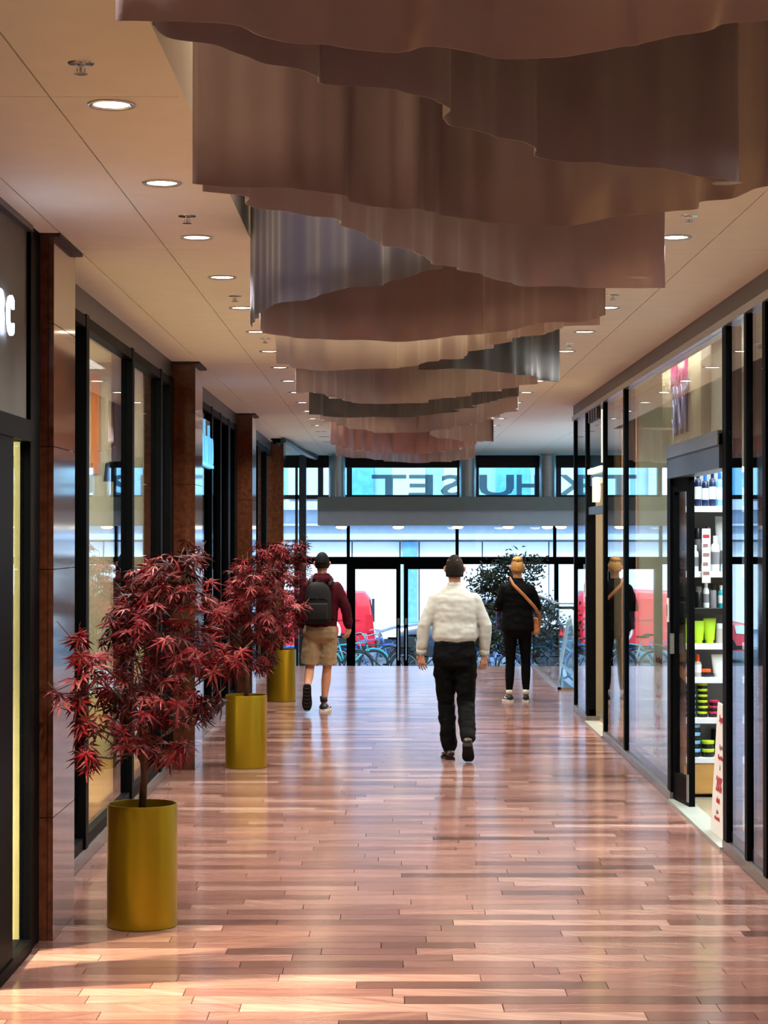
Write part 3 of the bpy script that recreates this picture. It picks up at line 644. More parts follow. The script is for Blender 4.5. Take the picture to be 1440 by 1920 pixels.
# ------------------------------------------------------------------ PEOPLE
def V(*a): return Vector(a)
def ring(c, rx, ry, n=28, e=2.4, tilt=0.):
    out = []
    for k in range(n):
        a = 2*PI*k/n; ca, sa = math.cos(a), math.sin(a)
        out.append(V(c[0]+rx*math.copysign(abs(ca)**(2/e), ca), c[1]+ry*math.copysign(abs(sa)**(2/e), sa), c[2]+tilt*sa*ry))
    return out
def torso(b, rows, e=2.4):      # rows: (z, cx, cy, rx, ry)
    b.ring_loft([ring((cx, cy, z), rx, ry, e=e) for z, cx, cy, rx, ry in rows]); return b
def fuse(b, name, m, parent=None, vox=.008, smooth=6, disp=0., dscale=.1, sub=False):
    o = b.build(name, m, parent)
    r = o.modifiers.new('fuse', 'REMESH'); r.mode = 'VOXEL'; r.voxel_size = vox
    s_ = o.modifiers.new('smooth', 'SMOOTH'); s_.factor = .5; s_.iterations = smooth
    bake(o)
    if disp:
        me = o.data; me.update()
        nn = [v.normal.copy() for v in me.vertices]
        for v, n_ in zip(me.vertices, nn):
            q = v.co*(1/dscale); q.z *= 1.5
            v.co += n_*disp*(mnoise.noise(q+V(3, 7, 1))+.5*mnoise.noise(q*2.1))
        me.update()
    o.data.materials.clear(); o.data.materials.append(M[m]); return o
def hand(b, wrist, d, palm_n, thumb_side, curl=.5, s=1.):
    """palm and five bent fingers from the wrist along d; fingers curl towards palm_n, thumb leaves towards thumb_side"""
    d = V(*d).normalized(); pn = V(*palm_n); pn = (pn-d*pn.dot(d)).normalized(); side = d.cross(pn).normalized()
    if side.dot(V(*thumb_side)) < 0: side = -side
    w_ = V(*wrist)
    rings = []
    for q, hw, ht in ((-.02, .026, .02), (.0, .028, .02), (.03, .036, .017), (.065, .041, .015), (.088, .04, .013)):
        rings.append([w_+d*q*s+side*math.cos(2*PI*k/14)*hw*s+pn*math.sin(2*PI*k/14)*ht*s for k in range(14)])
    b.ring_loft(rings)
    for i, (off, L) in enumerate(((.034, .074), (.012, .083), (-.011, .078), (-.033, .06))):
        p = w_+d*.08*s+side*off*s; dd = (d+side*off*4.2).normalized(); pts = [p-d*.02*s]; c = curl*(1+.12*i)
        for j, fr in enumerate((.45, .32, .23)):
            dd = (dd+pn*c*(.55 if j == 0 else .75)).normalized(); pts.append(pts[-1]+dd*L*fr*s+(d*.02*s if j == 0 else V(0, 0, 0)))
        b.limb(pts, [.0092*s, .0085*s, .0078*s, .0068*s], 8)
    p = w_+d*.02*s+side*.028*s
    b.limb([p, p+(d*.5+side*.75+pn*.25).normalized()*.035*s, p+(d*.5+side*.75+pn*.25).normalized()*.035*s+(d*.85+side*.3+pn*.35).normalized()*.045*s], [.012*s, .0105*s, .0085*s], 8)
def head(b, c, yaw=0., s=1.):
    """head with jaw, nose, ears, brow and lips; c is the centre, facing +Y before the yaw"""
    rz = Matrix.Rotation(yaw, 3, 'Z'); c = V(*c)
    def T(x, y_, z): return c+rz @ V(x*s, y_*s, z*s)
    prof = [(-.118, .03, .035, .045), (-.105, .043, .05, .03), (-.08, .055, .068, .018), (-.05, .063, .08, .006), (-.015, .07, .09, 0), (.02, .0745, .096, -.004), (.05, .074, .095, -.006), (.08, .064, .082, -.006), (.1, .047, .06, -.006), (.114, .025, .03, -.005)]
    b.ring_loft([[T(rx*math.cos(2*PI*k/22), cy+ry*math.sin(2*PI*k/22), z) for k in range(22)] for z, rx, ry, cy in prof])
    b.limb([T(0, .092, .012), T(0, .108, -.018), T(0, .1, -.032)], [.008, .012, .011], 8)          # nose
    b.limb([T(-.022, .088, -.062), T(0, .095, -.06), T(.022, .088, -.062)], [.005, .007, .005], 6)  # lips
    b.limb([T(-.045, .082, .02), T(0, .092, .024), T(.045, .082, .02)], [.007, .008, .007], 6)      # brow
    for sg in (-1, 1):
        b.limb([T(sg*.074, -.004, .028), T(sg*.09, -.018, .014), T(sg*.088, -.018, -.012), T(sg*.074, -.002, -.032)], [.008, .012, .011, .007], 8, .8)
    return T
def face_parts(T, root):
    for sg in (-1, 1):
        o = MB().ell(T(sg*.031, .0795, .004), (.011, .011, .011), 12, 8).build('eye', 'eye', root, True)
        q = T(sg*.031, .0905, .004); MB().ell(q, (.005, .003, .005), 10, 6).build('iris', 'black', o, True)
    MB().limb([T(-.02, .097, -.062), T(0, .1035, -.061), T(.02, .097, -.062)], [.0028, .004, .0028], 6).build('mouth', 'lip', root, True)
def shoe(name, loc, yaw, pitch, roll, m_up, m_sole, root, L=.29, Wd=.052, sneaker=True):
    """heel at y=-.075, toe at +L-.075, ankle above the origin"""
    Rm = Matrix.Rotation(yaw, 4, 'Z') @ Matrix.Rotation(pitch, 4, 'X') @ Matrix.Rotation(roll, 4, 'Y')
    mx = Matrix.Translation(V(*loc)-(Rm @ V(0, 0, .09))) @ Rm
    st_ = [(-.078, .55, .4, .07), (-.065, .8, .35, .085), (-.03, .86, .3, .098), (.02, .84, .3, .1), (.06, .9, .3, .078), (.11, 1.02, .3, .06), (.15, 1.0, .3, .052), (.185, .8, .35, .045), (.205, .45, .45, .036)]
    b = MB(); rings = []
    for y_, wq, e_, h in st_:
        rings.append([mx @ V(math.cos(2*PI*k/18)*Wd*wq*(1-.25*max(0, math.sin(2*PI*k/18))), y_*L/.285, .022+(h-.022)*(.5+.5*math.sin(2*PI*k/18)) ) for k in range(18)])
    b.ring_loft(rings)
    o = b.build(name, m_up, root, True)
    sb = MB(); zt = .03 if sneaker else .018
    for z in (0, zt):
        pass
    poly = [(Wd*wq*1.04*math.copysign(1, s_), y_*L/.285) for s_ in (1,) for y_, wq, e_, h in st_]+[(-Wd*wq*1.04, y_*L/.285) for y_, wq, e_, h in st_[::-1]]
    sb.ring_loft([[mx @ V(x, y_, 0) for x, y_ in poly], [mx @ V(x*1.02, y_, zt*.6) for x, y_ in poly], [mx @ V(x*.96, y_, zt) for x, y_ in poly]])
    if not sneaker: sb.ring_loft([[mx @ V(x, y_, -.018) for x, y_ in poly if y_ < .0], [mx @ V(x, y_, 0) for x, y_ in poly if y_ < .0]])
    so = sb.build('sole', m_sole, o, False)
    return o, so, mx
def bodyskin(J, root_name, loc, T_head_yaw, hands=True):
    b = MB()
    T = head(b, J['head'], T_head_yaw, J.get('hs', 1.))
    b.limb([J['head']+V(0, -.012, -.08), J['neck'], J['neck']+V(0, -.01, -.08)], [.054, .053, .05], 16)
    torso(b, [(J['hip'].z-.1, J['hip'].x, J['hip'].y, .06, .06), (J['hip'].z-.04, J['hip'].x, J['hip'].y, .145, .1), (J['hip'].z+.06, J['hip'].x, J['hip'].y, .16, .105), (J['hip'].z+.18, J['hip'].x, J['hip'].y, .135, .09),
              (J['neck'].z-.2, J['hip'].x, J['neck'].y, .16, .095), (J['neck'].z-.13, J['neck'].x, J['neck'].y, .15, .08), (J['neck'].z-.06, J['neck'].x, J['neck'].y, .085, .06), (J['neck'].z, J['neck'].x, J['neck'].y, .052, .05)])
    for s_ in 'lr':
        b.limb([J['sh'+s_], J['sh'+s_].lerp(J['el'+s_], .5), J['el'+s_], J['el'+s_].lerp(J['wr'+s_], .4), J['wr'+s_]], [.05, .044, .036, .036, .025], 14)
        b.limb([J['hp'+s_], J['hp'+s_].lerp(J['kn'+s_], .5), J['kn'+s_], J['kn'+s_].lerp(J['an'+s_], .35), J['kn'+s_].lerp(J['an'+s_], .75), J['an'+s_]], [.082, .07, .05, .054, .038, .034], 16)
        b.limb([J['an'+s_], J['an'+s_]+J['ft'+s_]*.5, J['an'+s_]+J['ft'+s_]], [.03, .028, .022], 12)
        hd = J.get('hd'+s_)
        hand(b, J['wr'+s_], hd[0], hd[1], hd[2], hd[3], .95)
    o = fuse(b, root_name, 'skin', None, .0048, 2)
    o.location = loc; face_parts(T, o)
    return o, T
def hair_cap(T, name, m, root, front=.3, s=1.06, low=-.07):
    """a shell of hair over the skull, lower at the back than over the brow"""
    b = MB(); rows = []
    for i in range(13):
        ph = i/12; row = []
        for k in range(33):
            a = 2*PI*k/32; ca, sa = math.cos(a), math.sin(a)
            zb = low if sa < -.1 else (low+(.062-low)*min(1, (sa+.1)/.55))
            z = zb+(.119*s-zb)*math.sin(ph*PI/2)
            q = math.sqrt(max(0, 1-(max(0, z)/(.12*s))**2)) if z > 0 else 1-.0*z-.9*z*z*12
            w_ = 1+.035*mnoise.noise(V(ca*4, sa*4, z*45)); row.append(T(.0765*s*q*ca*w_, -.006+.1*s*q*sa*w_, z))
        rows.append(row)
    b.grid(rows); o = b.build(name, m, root, True); md = o.modifiers.new('t', 'SOLIDIFY'); md.thickness = .006; return o

# --- man in the white shirt, mid-stride
J = dict(head=V(0, .02, 1.685), neck=V(0, 0, 1.545), hip=V(0, 0, .95), shl=V(-.165, -.005, 1.415), shr=V(.165, -.005, 1.415), ell=V(-.272, -.03, 1.19), elr=V(.268, .0, 1.19), wrl=V(-.295, .02, .935), wrr=V(.262, .05, .925),
         hpl=V(-.095, 0, .9), hpr=V(.095, 0, .9), knl=V(-.072, .12, .5), knr=V(.1, .02, .49), anl=V(-.045, .13, .085), anr=V(.105, -.27, .205), ftl=V(-.02, .1, -.045), ftr=V(.01, .055, -.1))
J['hdl'] = ((.05, .1, -1), (.5, .6, 0), (.3, 1, 0), .35); J['hdr'] = ((-.05, .15, -1), (-.5, .6, 0), (-.3, 1, 0), .5)
pw, T = bodyskin(J, 'person', (.585, 18.32, 0), 0)
tag(pw, 'man in a white long sleeved shirt and black trousers walking away down the hall', 'person', 'people walking in the hall')
hair_cap(T, 'hair', 'hair', pw)
b = torso(MB(), [(1.03, 0, 0, .165, .112), (1.05, 0, 0, .185, .125), (1.08, 0, -.005, .2, .14), (1.13, 0, -.005, .2, .14), (1.22, 0, -.005, .195, .13), (1.33, 0, -.005, .207, .13), (1.4, 0, -.005, .205, .122), (1.44, 0, -.005, .19, .11), (1.475, 0, -.005, .15, .096), (1.51, 0, 0, .105, .082), (1.535, 0, 0, .076, .07), (1.55, 0, 0, .066, .064)], 2.3)
for s_ in 'lr':
    a, c, d_ = J['sh'+s_], J['el'+s_], J['wr'+s_]
    b.limb([a, a.lerp(c, .3), a.lerp(c, .7), c, c.lerp(d_, .35), c.lerp(d_, .7), d_+V(0, 0, .045), d_+V(0, 0, .01)], [.066, .067, .062, .06, .056, .05, .045, .036], 16)
fuse(b, 'shirt', 'shirt', pw, .0075, 6, .007, .11)
MB().ring_loft([ring((0, 0, 1.525), .068, .066), ring((0, -.002, 1.565), .063, .064), ring((0, -.002, 1.567), .057, .058), ring((0, 0, 1.525), .06, .06)], False).build('collar', 'shirt', pw, True)
for s_ in 'lr':
    d_ = J['wr'+s_]; MB().tube([d_+V(0, 0, .055), d_+V(0, 0, .0), d_+V(0, 0, -.004)], [.047, .043, .036], 16).build('cuff', 'shirt', pw, True)
b = torso(MB(), [(.8, 0, 0, .1, .08), (.84, 0, -.005, .168, .12), (.92, 0, -.01, .19, .135), (1.0, 0, -.005, .182, .125), (1.06, 0, 0, .175, .118)], 2.6)
for s_ in 'lr':
    a, c, d_ = J['hp'+s_], J['kn'+s_], J['an'+s_]
    e_ = V(0, -.01, .03) if s_ == 'l' else V(0, -.02, .02)
    b.limb([a+V(0, 0, .02), a.lerp(c, .35), a.lerp(c, .75), c, c.lerp(d_, .4), c.lerp(d_, .8), d_+e_], [.1, .098, .084, .076, .076, .07, .066], 18)
fuse(b, 'trousers', 'trouser', pw, .008, 4, .012, .1)
MB().ring_loft([ring((0, 0, 1.035), .182, .124, e=2.6), ring((0, 0, 1.07), .18, .122, e=2.6)], False).build('belt', 'belt', pw, True)
shoe('shoe', J['anl']+V(0, 0, .005), .12, 0, 0, 'shoebr', 'dsole', pw, .3, .05, False)
shoe('shoe', J['anr'], -.08, -.62, 0, 'shoebr', 'dsole', pw, .3, .05, False)

# --- man with the backpack, khaki shorts, left foot swung up behind
J = dict(head=V(0, .03, 1.665), neck=V(0, .005, 1.52), hip=V(-.02, 0, .93), shl=V(-.165, 0, 1.395), shr=V(.16, 0, 1.395), ell=V(-.25, .03, 1.16), elr=V(.265, -.03, 1.18), wrl=V(-.22, .16, .95), wrr=V(.3, .02, .945),
         hpl=V(-.11, 0, .88), hpr=V(.07, 0, .88), knl=V(-.14, .04, .48), knr=V(.055, .07, .48), anl=V(-.155, -.36, .27), anr=V(.02, .06, .09), ftl=V(-.0, -.025, -.115), ftr=V(.03, .1, -.045))
J['hdl'] = ((0, .4, -1), (.6, .3, 0), (.2, 1, 0), .5); J['hdr'] = ((-.15, .1, -1), (-.6, .5, 0), (-.2, 1, 0), .75)
pb, T = bodyskin(J, 'person', (-.745, 23.42, 0), 0)
tag(pb, 'man with a dark backpack, burgundy hoodie and khaki shorts walking past the maples', 'person', 'people walking in the hall')
hair_cap(T, 'hair', 'hair', pb, low=-.05, s=1.02)
c = hair_cap(T, 'cap', 'cap', pb, low=-.005, s=1.1)
MB().ring_loft([[T(.05*math.cos(a), .085+.075*math.sin(a), .045-.012*math.sin(a)+dz) for a in [PI*k/10 for k in range(11)]] for dz in (0, .006)]).build('cap_peak', 'cap', pb, True)
b = torso(MB(), [(.95, -.02, 0, .17, .125), (.97, -.02, 0, .185, .135), (1.05, -.015, 0, .19, .135), (1.2, 0, 0, .19, .13), (1.33, 0, 0, .205, .128), (1.38, 0, 0, .2, .118), (1.42, 0, 0, .18, .106), (1.455, 0, 0, .14, .092), (1.49, 0, 0, .095, .08), (1.515, 0, 0, .07, .066)], 2.3)
for s_ in 'lr':
    a, c, d_ = J['sh'+s_], J['el'+s_], J['wr'+s_]
    b.limb([a, a.lerp(c, .35), a.lerp(c, .75), c, c.lerp(d_, .4), c.lerp(d_, .8), d_+(c-d_)*.08], [.067, .068, .064, .061, .058, .054, .042], 16)
b.limb([V(-.09, .03, 1.5), V(-.07, -.075, 1.49), V(0, -.11, 1.475), V(.07, -.075, 1.49), V(.09, .03, 1.5)], [.032, .042, .05, .042, .032], 12)
b.limb([V(-.07, .04, 1.53), V(-.06, -.055, 1.535), V(0, -.08, 1.53), V(.06, -.055, 1.535), V(.07, .04, 1.53)], [.025, .028, .03, .028, .025], 12)
fuse(b, 'hoodie', 'hoodie', pb, .008, 4, .008, .09)
b = torso(MB(), [(.77, -.02, 0, .1, .08), (.83, -.02, -.005, .178, .125), (.9, -.02, -.01, .192, .138), (.97, -.02, 0, .178, .125), (.99, -.02, 0, .17, .118)], 2.6)
for s_ in 'lr':
    a, c = J['hp'+s_], J['kn'+s_]; b.tube([a+V(0, 0, .03), a.lerp(c, .3), a.lerp(c, .6), a.lerp(c, .86)], [.1, .104, .106, .108], 18)
fuse(b, 'shorts', 'shorts', pb, .008, 3, .009, .1)
bp = MB().ring_loft([ring((-.04, -.195, z), rx, ry, 32, 3.4) for z, rx, ry in ((1.0, .11, .05), (1.01, .138, .07), (1.05, .15, .08), (1.2, .152, .085), (1.34, .142, .078), (1.41, .12, .064), (1.45, .08, .045), (1.462, .04, .025))]).build('backpack', 'pack', pb, True)
MB().rbox(-.155, -.305, 1.04, .075, -.265, 1.23, .02).build('pocket', 'pack', bp, True)
MB().tube([(-.15, -.272, 1.27), (-.04, -.286, 1.285), (.07, -.272, 1.27)], .006, 6).build('zip', 'blackgloss', bp, True)
MB().tube([(-.07, -.19, 1.43), (-.06, -.19, 1.475), (-.02, -.19, 1.475), (-.01, -.19, 1.43)], .009, 8).build('carry_loop', 'pack', bp, True)
for sg, x in ((-1, -.12), (1, .1)):
    MB().tube([(x-.01, -.15, 1.42), (x, -.06, 1.5), (x, .06, 1.49), (x, .14, 1.4), (x+.02*sg, .145, 1.22), (x+.05*sg, .05, 1.08), (x+.02*sg, -.12, 1.05)], .028, 8, flat=.35).build('shoulder_strap', 'pack', bp, True)
for s_ in 'r':
    d_ = J['an'+s_]; MB().tube([d_+V(-.005, -.01, .08), d_+V(0, 0, .02)], [.042, .042], 14).build('sock', 'shoeb', pb, True)
o, so, mx = shoe('shoe', (.02, .06, .09), -.2, 0, 0, 'shoeb', 'sole', pb)
MB().tube([mx @ V(.046, -.03, .045), mx @ V(.05, .03, .04), mx @ V(.045, .08, .055)], .005, 6).build('side_mark', 'sole', o)
o, so, mx = shoe('shoe', (-.155, -.36, .27), .05, -1.38, 0, 'shoeb', 'dsole', pb)
for k in range(7):
    y_ = -.05+.042*k; MB().tube([mx @ V(-.036, y_, -.004), mx @ V(0, y_+.015, -.005), mx @ V(.036, y_, -.004)], .005, 6).build('tread', 'rubber', o)

# --- woman in black with the tan shoulder bag
J = dict(head=V(0, .03, 1.6), neck=V(0, .005, 1.465), hip=V(0, 0, .9), shl=V(-.15, 0, 1.345), shr=V(.15, 0, 1.345), ell=V(-.235, .02, 1.13), elr=V(.235, .02, 1.13), wrl=V(-.07, .24, 1.15), wrr=V(.08, .25, 1.17),
         hpl=V(-.085, 0, .86), hpr=V(.085, 0, .86), knl=V(-.085, .02, .47), knr=V(.1, .02, .47), anl=V(-.1, 0, .09), anr=V(.1, 0, .09), ftl=V(-.025, .09, -.045), ftr=V(.01, .09, -.045), hs=.96)
J['hdl'] = ((.8, .6, .1), (0, 0, 1), (0, 1, .3), .5); J['hdr'] = ((-.8, .6, .1), (0, 0, 1), (0, 1, .3), .5)
pf, T = bodyskin(J, 'person', (1.54, 24.8, 0), 0)
tag(pf, 'woman in a black jacket with a tan shoulder bag standing near the entrance', 'person', 'people walking in the hall')
hair_cap(T, 'hair', 'blond', pf, low=-.045, s=1.08)
h = fuse(MB().ell(T(0, -.035, .1), (.055, .055, .04), 16, 10).limb([T(-.045, -.05, .1), T(0, -.085, .09), T(.045, -.05, .1)], [.022, .026, .022], 10), 'hair_bun', 'blond', pf, .006, 3, .006, .03)
MB().torus(T(0, -.01, .118), .045, .012, 'z', 20, 6).build('hair_band', 'black', pf, True)
b = torso(MB(), [(.84, 0, 0, .19, .135), (.87, 0, 0, .2, .145), (.95, 0, 0, .195, .14), (1.08, 0, 0, .178, .125), (1.2, 0, 0, .178, .122), (1.3, 0, 0, .186, .12), (1.35, 0, 0, .175, .108), (1.395, 0, 0, .14, .092), (1.43, 0, 0, .095, .08), (1.455, 0, 0, .07, .067), (1.475, 0, 0, .062, .06)], 2.3)
for s_ in 'lr':
    a, c, d_ = J['sh'+s_], J['el'+s_], J['wr'+s_]
    b.limb([a, a.lerp(c, .4), a.lerp(c, .8), c, c.lerp(d_, .4), c.lerp(d_, .9)], [.063, .064, .061, .06, .054, .044], 16)
fuse(b, 'jacket', 'jacket', pf, .008, 4, .006, .1)
b = torso(MB(), [(.76, 0, 0, .09, .07), (.8, 0, -.005, .155, .115), (.88, 0, -.01, .17, .125), (.95, 0, 0, .15, .1)], 2.4)
for s_ in 'lr':
    a, c, d_ = J['hp'+s_], J['kn'+s_], J['an'+s_]
    b.limb([a, a.lerp(c, .4), a.lerp(c, .8), c, c.lerp(d_, .35), c.lerp(d_, .8), d_+V(0, 0, .06)], [.085, .078, .062, .056, .057, .043, .038], 16)
fuse(b, 'trousers', 'trouser', pf, .0075, 4, .003, .08)
for s_ in 'lr':
    d_ = J['an'+s_]; MB().tube([d_+V(0, 0, .06), d_+V(0, -.005, .0)], [.036, .04], 14).build('sock', 'sock', pf, True)
    o, so, mx = shoe('shoe', (d_.x, d_.y, .09), .25 if s_ == 'l' else -.05, 0, 0, 'shoeb', 'sole', pf, .25, .046)
    for sg in (-1, 1): MB().tube([mx @ V(sg*.04, -.03, .05), mx @ V(sg*.042, .03, .045), mx @ V(sg*.034, .07, .06)], .006, 6).build('side_mark', 'sole', o)
bag = tag(fuse(MB().rbox(.17, -.02, .8, .27, .2, 1.0, .03), 'shoulder_bag', 'strap', None, .008, 3, .004, .05), 'tan leather bag hanging at the hip of the woman in black', 'bag')
bag.location = pf.location
MB().tube([(.265, -.03, .97), (.25, -.12, 1.05), (.18, -.155, 1.15), (.06, -.16, 1.28), (-.06, -.13, 1.4), (-.09, -.02, 1.475), (-.08, .1, 1.42), (.05, .16, 1.2), (.22, .16, 1.0)], .02, 8, flat=.3, ref=(0, 1, 0)).build('strap', 'strap', bag, True)
MB().rbox(.262, -.02, .88, .278, .2, 1.005, .006).build('flap', 'strap', bag, True)
nb = tag(fuse(MB().rbox(-.245, .05, .86, -.19, .3, 1.12, .02), 'tote_bag', 'navybag', None, .008, 3, .006, .06), 'dark blue bag held at the other side of the woman in black', 'bag'); nb.location = pf.location
MB().tube([(-.215, .12, 1.11), (-.2, .13, 1.2), (-.2, .22, 1.2), (-.215, .23, 1.11)], .008, 8).build('handle', 'navybag', nb, True)
ph = tag(MB().rbox(-.035, .3, 1.15, .035, .31, 1.3, .004).build('phone', 'blackgloss', None), 'dark phone held in front of the woman in black', 'phone'); ph.location = pf.location
MB().box(-.03, .298, 1.16, .03, .3, 1.29).build('screen', 'carglass', ph)

# ------------------------------------------------------------------ HAIR SHOP: shelf and goods
SY = 15.75                                     # front edge of the shelf
def sx(p): return px(p, SY)
def sz(q): return pz(q, SY)
sh = empty('product_shelf', (2.25, SY, 0), label='white shelf unit packed with hair products inside the hair shop doorway', cat='shelf')
levels = [2.20, 1.705, 1.43, 1.16, .905, .60, .30]
MB().box(-.02, 0, .24, 0, .34, 2.5).box(1.2, 0, .24, 1.22, .34, 2.5).build('side_panel', 'p_black', sh)
MB().box(0, .32, 0, 1.2, .34, 2.5).build('back_panel', 'p_grey', sh)
for i, z in enumerate(levels):
    MB().rbox(0, -.005, z-.045, 1.2, .32, z, .004).build('shelf_board', 'shelfw' if i not in (2,) else 'p_black', sh)
MB().box(0, .02, .02, 1.2, .32, .255).build('base_cabinet', 'kraft', sh)
MB().box(.02, .0, .03, .56, .02, .25).build('door_front', 'kraft', sh); MB().box(.58, .0, .03, 1.18, .02, .25).build('door_front', 'kraft', sh)
MB().rbox(0, -.01, 2.46, 1.2, .06, 2.5, .004).build('light_strip', 'stripw', sh)
def good(kind, x, lv, h, r, m, mc, label, cat, group, dy=.07, dz=0., cap=.2):
    z = (levels[lv] if lv is not None else 0)+dz; t = empty(kind, (2.25+x, SY+dy, z), label=label, cat=cat, group=group)
    if kind == 'bottle':
        MB().lathe([(r*.92, 0), (r, .006), (r, h*(1-cap)*.82), (r*.8, h*(1-cap)*.94), (r*.42, h*(1-cap))], 16).build('body', m, t, True, 35)
        MB().lathe([(r*.5, h*(1-cap)), (r*.52, h-.004), (r*.4, h)], 14).build('cap', mc, t, True, 35)
        MB().lathe([(r*1.01, h*.2), (r*1.01, h*.55)], 16, cap=False).build('paper_label', 'p_white' if m != 'p_white' else 'p_grey', t, True)
    elif kind == 'spray_can':
        MB().lathe([(r, 0), (r, h*.72), (r*.85, h*.76)], 16).build('body', m, t, True, 35)
        MB().lathe([(r*.95, h*.74), (r*.97, h*.98), (r*.85, h)], 16).build('cap', mc, t, True, 35)
    elif kind == 'tube':
        rings = []
        for q in range(7):
            f_ = q/6; rings.append([(math.cos(2*PI*k/16)*r*(1+.35*f_), math.sin(2*PI*k/16)*r*(1-.85*f_)*.8, h*.14+h*.86*f_) for k in range(16)])
        MB().ring_loft(rings).build('body', m, t, True, 40)
        MB().lathe([(r*.8, 0), (r*.82, h*.14)], 14).build('cap', mc, t, True, 35)
    elif kind == 'jar':
        MB().lathe([(r*.94, 0), (r, .005), (r, h*.58), (r*.9, h*.6)], 18).build('body', m, t, True, 35)
        MB().lathe([(r*1.02, h*.6), (r*1.04, h*.64), (r*1.04, h*.94), (r*.98, h)], 18).build('lid', mc, t, True, 35)
    return t
od = names
G = 'goods on the hair shop shelf'
for i, (x, h, m, mc) in enumerate(((.05, .26, 'p_black', 'p_navy'), (.105, .27, 'p_navy', 'p_navy'), (.16, .25, 'p_navy', 'p_blue'), (.215, .27, 'p_navy', 'p_navy'), (.27, .26, 'p_lblue', 'p_blue'), (.325, .26, 'p_blue', 'p_blue'), (.385, .25, 'p_navy', 'p_black'), (.44, .26, 'p_blue', 'p_navy'), (.5, .24, 'p_yel', 'p_white'))):
    good('bottle', x, 0, h, .026, m, mc, '%s shampoo bottle on the top shelf, %s from the doorway jamb' % (m[2:].replace('lblue', 'light blue').replace('yel', 'yellow'), od[i]), 'bottle', G)
for i, (x, h, r, m) in enumerate(((.08, .2, .03, 'p_white'), (.16, .3, .034, 'p_white'), (.235, .27, .034, 'p_white'), (.31, .29, .036, 'p_white'), (.39, .3, .03, 'p_lblue'), (.46, .26, .03, 'p_white'))):
    good('bottle', x, 1, h, r, m, m, '%s bottle on the shelf under the navy bottles, %s from the jamb' % ('light blue' if m == 'p_lblue' else 'white', od[i]), 'bottle', G)
for i, (x, h, m) in enumerate(((.12, .17, 'p_grey'), (.2, .18, 'p_black'), (.35, .18, 'p_grey'))):
    good('spray_can', x, 1, h+.16, .026, m, 'p_black', '%s spray can behind the white bottles, %s from the jamb' % (m[2:], od[i]), 'can', G, dy=.19)
good('tube', .3, 1, .42, .034, 'p_white', 'p_lblue', 'tall pale tube behind the white bottles on the second shelf', 'tube', G, dy=.2)
for i, (x, h, k, m, mc) in enumerate(((.05, .2, 'spray_can', 'p_black', 'p_black'), (.11, .16, 'spray_can', 'p_black', 'p_grey'), (.165, .19, 'bottle', 'p_white', 'p_white'), (.22, .18, 'spray_can', 'p_grey', 'p_black'), (.28, .17, 'bottle', 'p_teal', 'p_white'), (.335, .18, 'bottle', 'p_teal', 'p_grey'), (.4, .12, 'jar', 'p_black', 'p_orange'))):
    good(k, x, 2, h, .025, m, mc, '%s product on the black shelf above the lime tubes, %s from the jamb' % (m[2:], od[i]), k.split('_')[-1], G)
for i, x in enumerate((-.0, .085, .17)):
    good('tube', x+.02, 3, .19-.02*(i == 1), .037, 'p_lime', 'p_lime', 'lime green tube on the middle shelf, %s from the jamb' % od[i], 'tube', G, dy=.06)
for i, x in enumerate((.265, .325)):
    good('spray_can', x, 3, .15, .026, 'p_clear', 'p_white', 'small silver patterned can beside the lime tubes, %s from them' % od[i], 'can', G)
for i, (x, h, mc) in enumerate(((.03, .14, 'p_black'), (.1, .17, 'p_orange'))):
    good('bottle', x, 4, h, .03, 'p_clear', mc, 'clear bottle with %s cap on the shelf under the lime tubes' % mc[2:], 'bottle', G, cap=.3)
good('jar', .165, 4, .06, .036, 'p_black', 'p_orange', 'flat black jar with orange lid beside the orange capped bottle', 'jar', G)
good('tube', .26, 4, .17, .042, 'p_white', 'p_white', 'white tube with red print under the small silver cans', 'tube', G)
for c_, (x, n_, m, nm) in enumerate(((.045, 6, 'p_lblue', 'light blue'), (.135, 6, 'p_yel', 'lime'), (.22, 3, 'p_pink', 'pink'))):
    for k in range(n_): good('jar', x+R.uniform(-.004, .004), 5, .043, .038, 'p_black', m, 'black jar with %s lid in the stack, %s from the shelf board up' % (nm, od[k]), 'jar', G, dz=.043*k, dy=.06)
for c_, (x, n_, m, nm) in enumerate(((.07, 4, 'p_lblue', 'light blue'), (.175, 2, 'p_yel', 'lime'))):
    for k in range(n_): good('jar', x, 6, .062, .048, 'p_black', m, 'large black tub with %s lid on the lowest shelf, %s from the board up' % (nm, od[k]), 'jar', G, dz=.062*k, dy=.06)
good('spray_can', .26, 6, .2, .04, 'p_black', 'p_black', 'black can standing behind the lime lidded tubs on the lowest shelf', 'can', G, dy=.2)
t = tag(MB().box(.12, -.03, 1.62, .185, -.026, 2.03).build('hanging_leaflet', 'poster'), 'narrow white printed leaflet hanging on the product shelf', 'leaflet', G); t.location = (2.25, SY-.0, 0)
for k in range(5): MB().box(.128, -.0325, 1.96-.07*k, .175-.01*(k % 2), -.03, 1.985-.07*k).build('print_line', 'grey_ink' if k else 'red_ink', t)

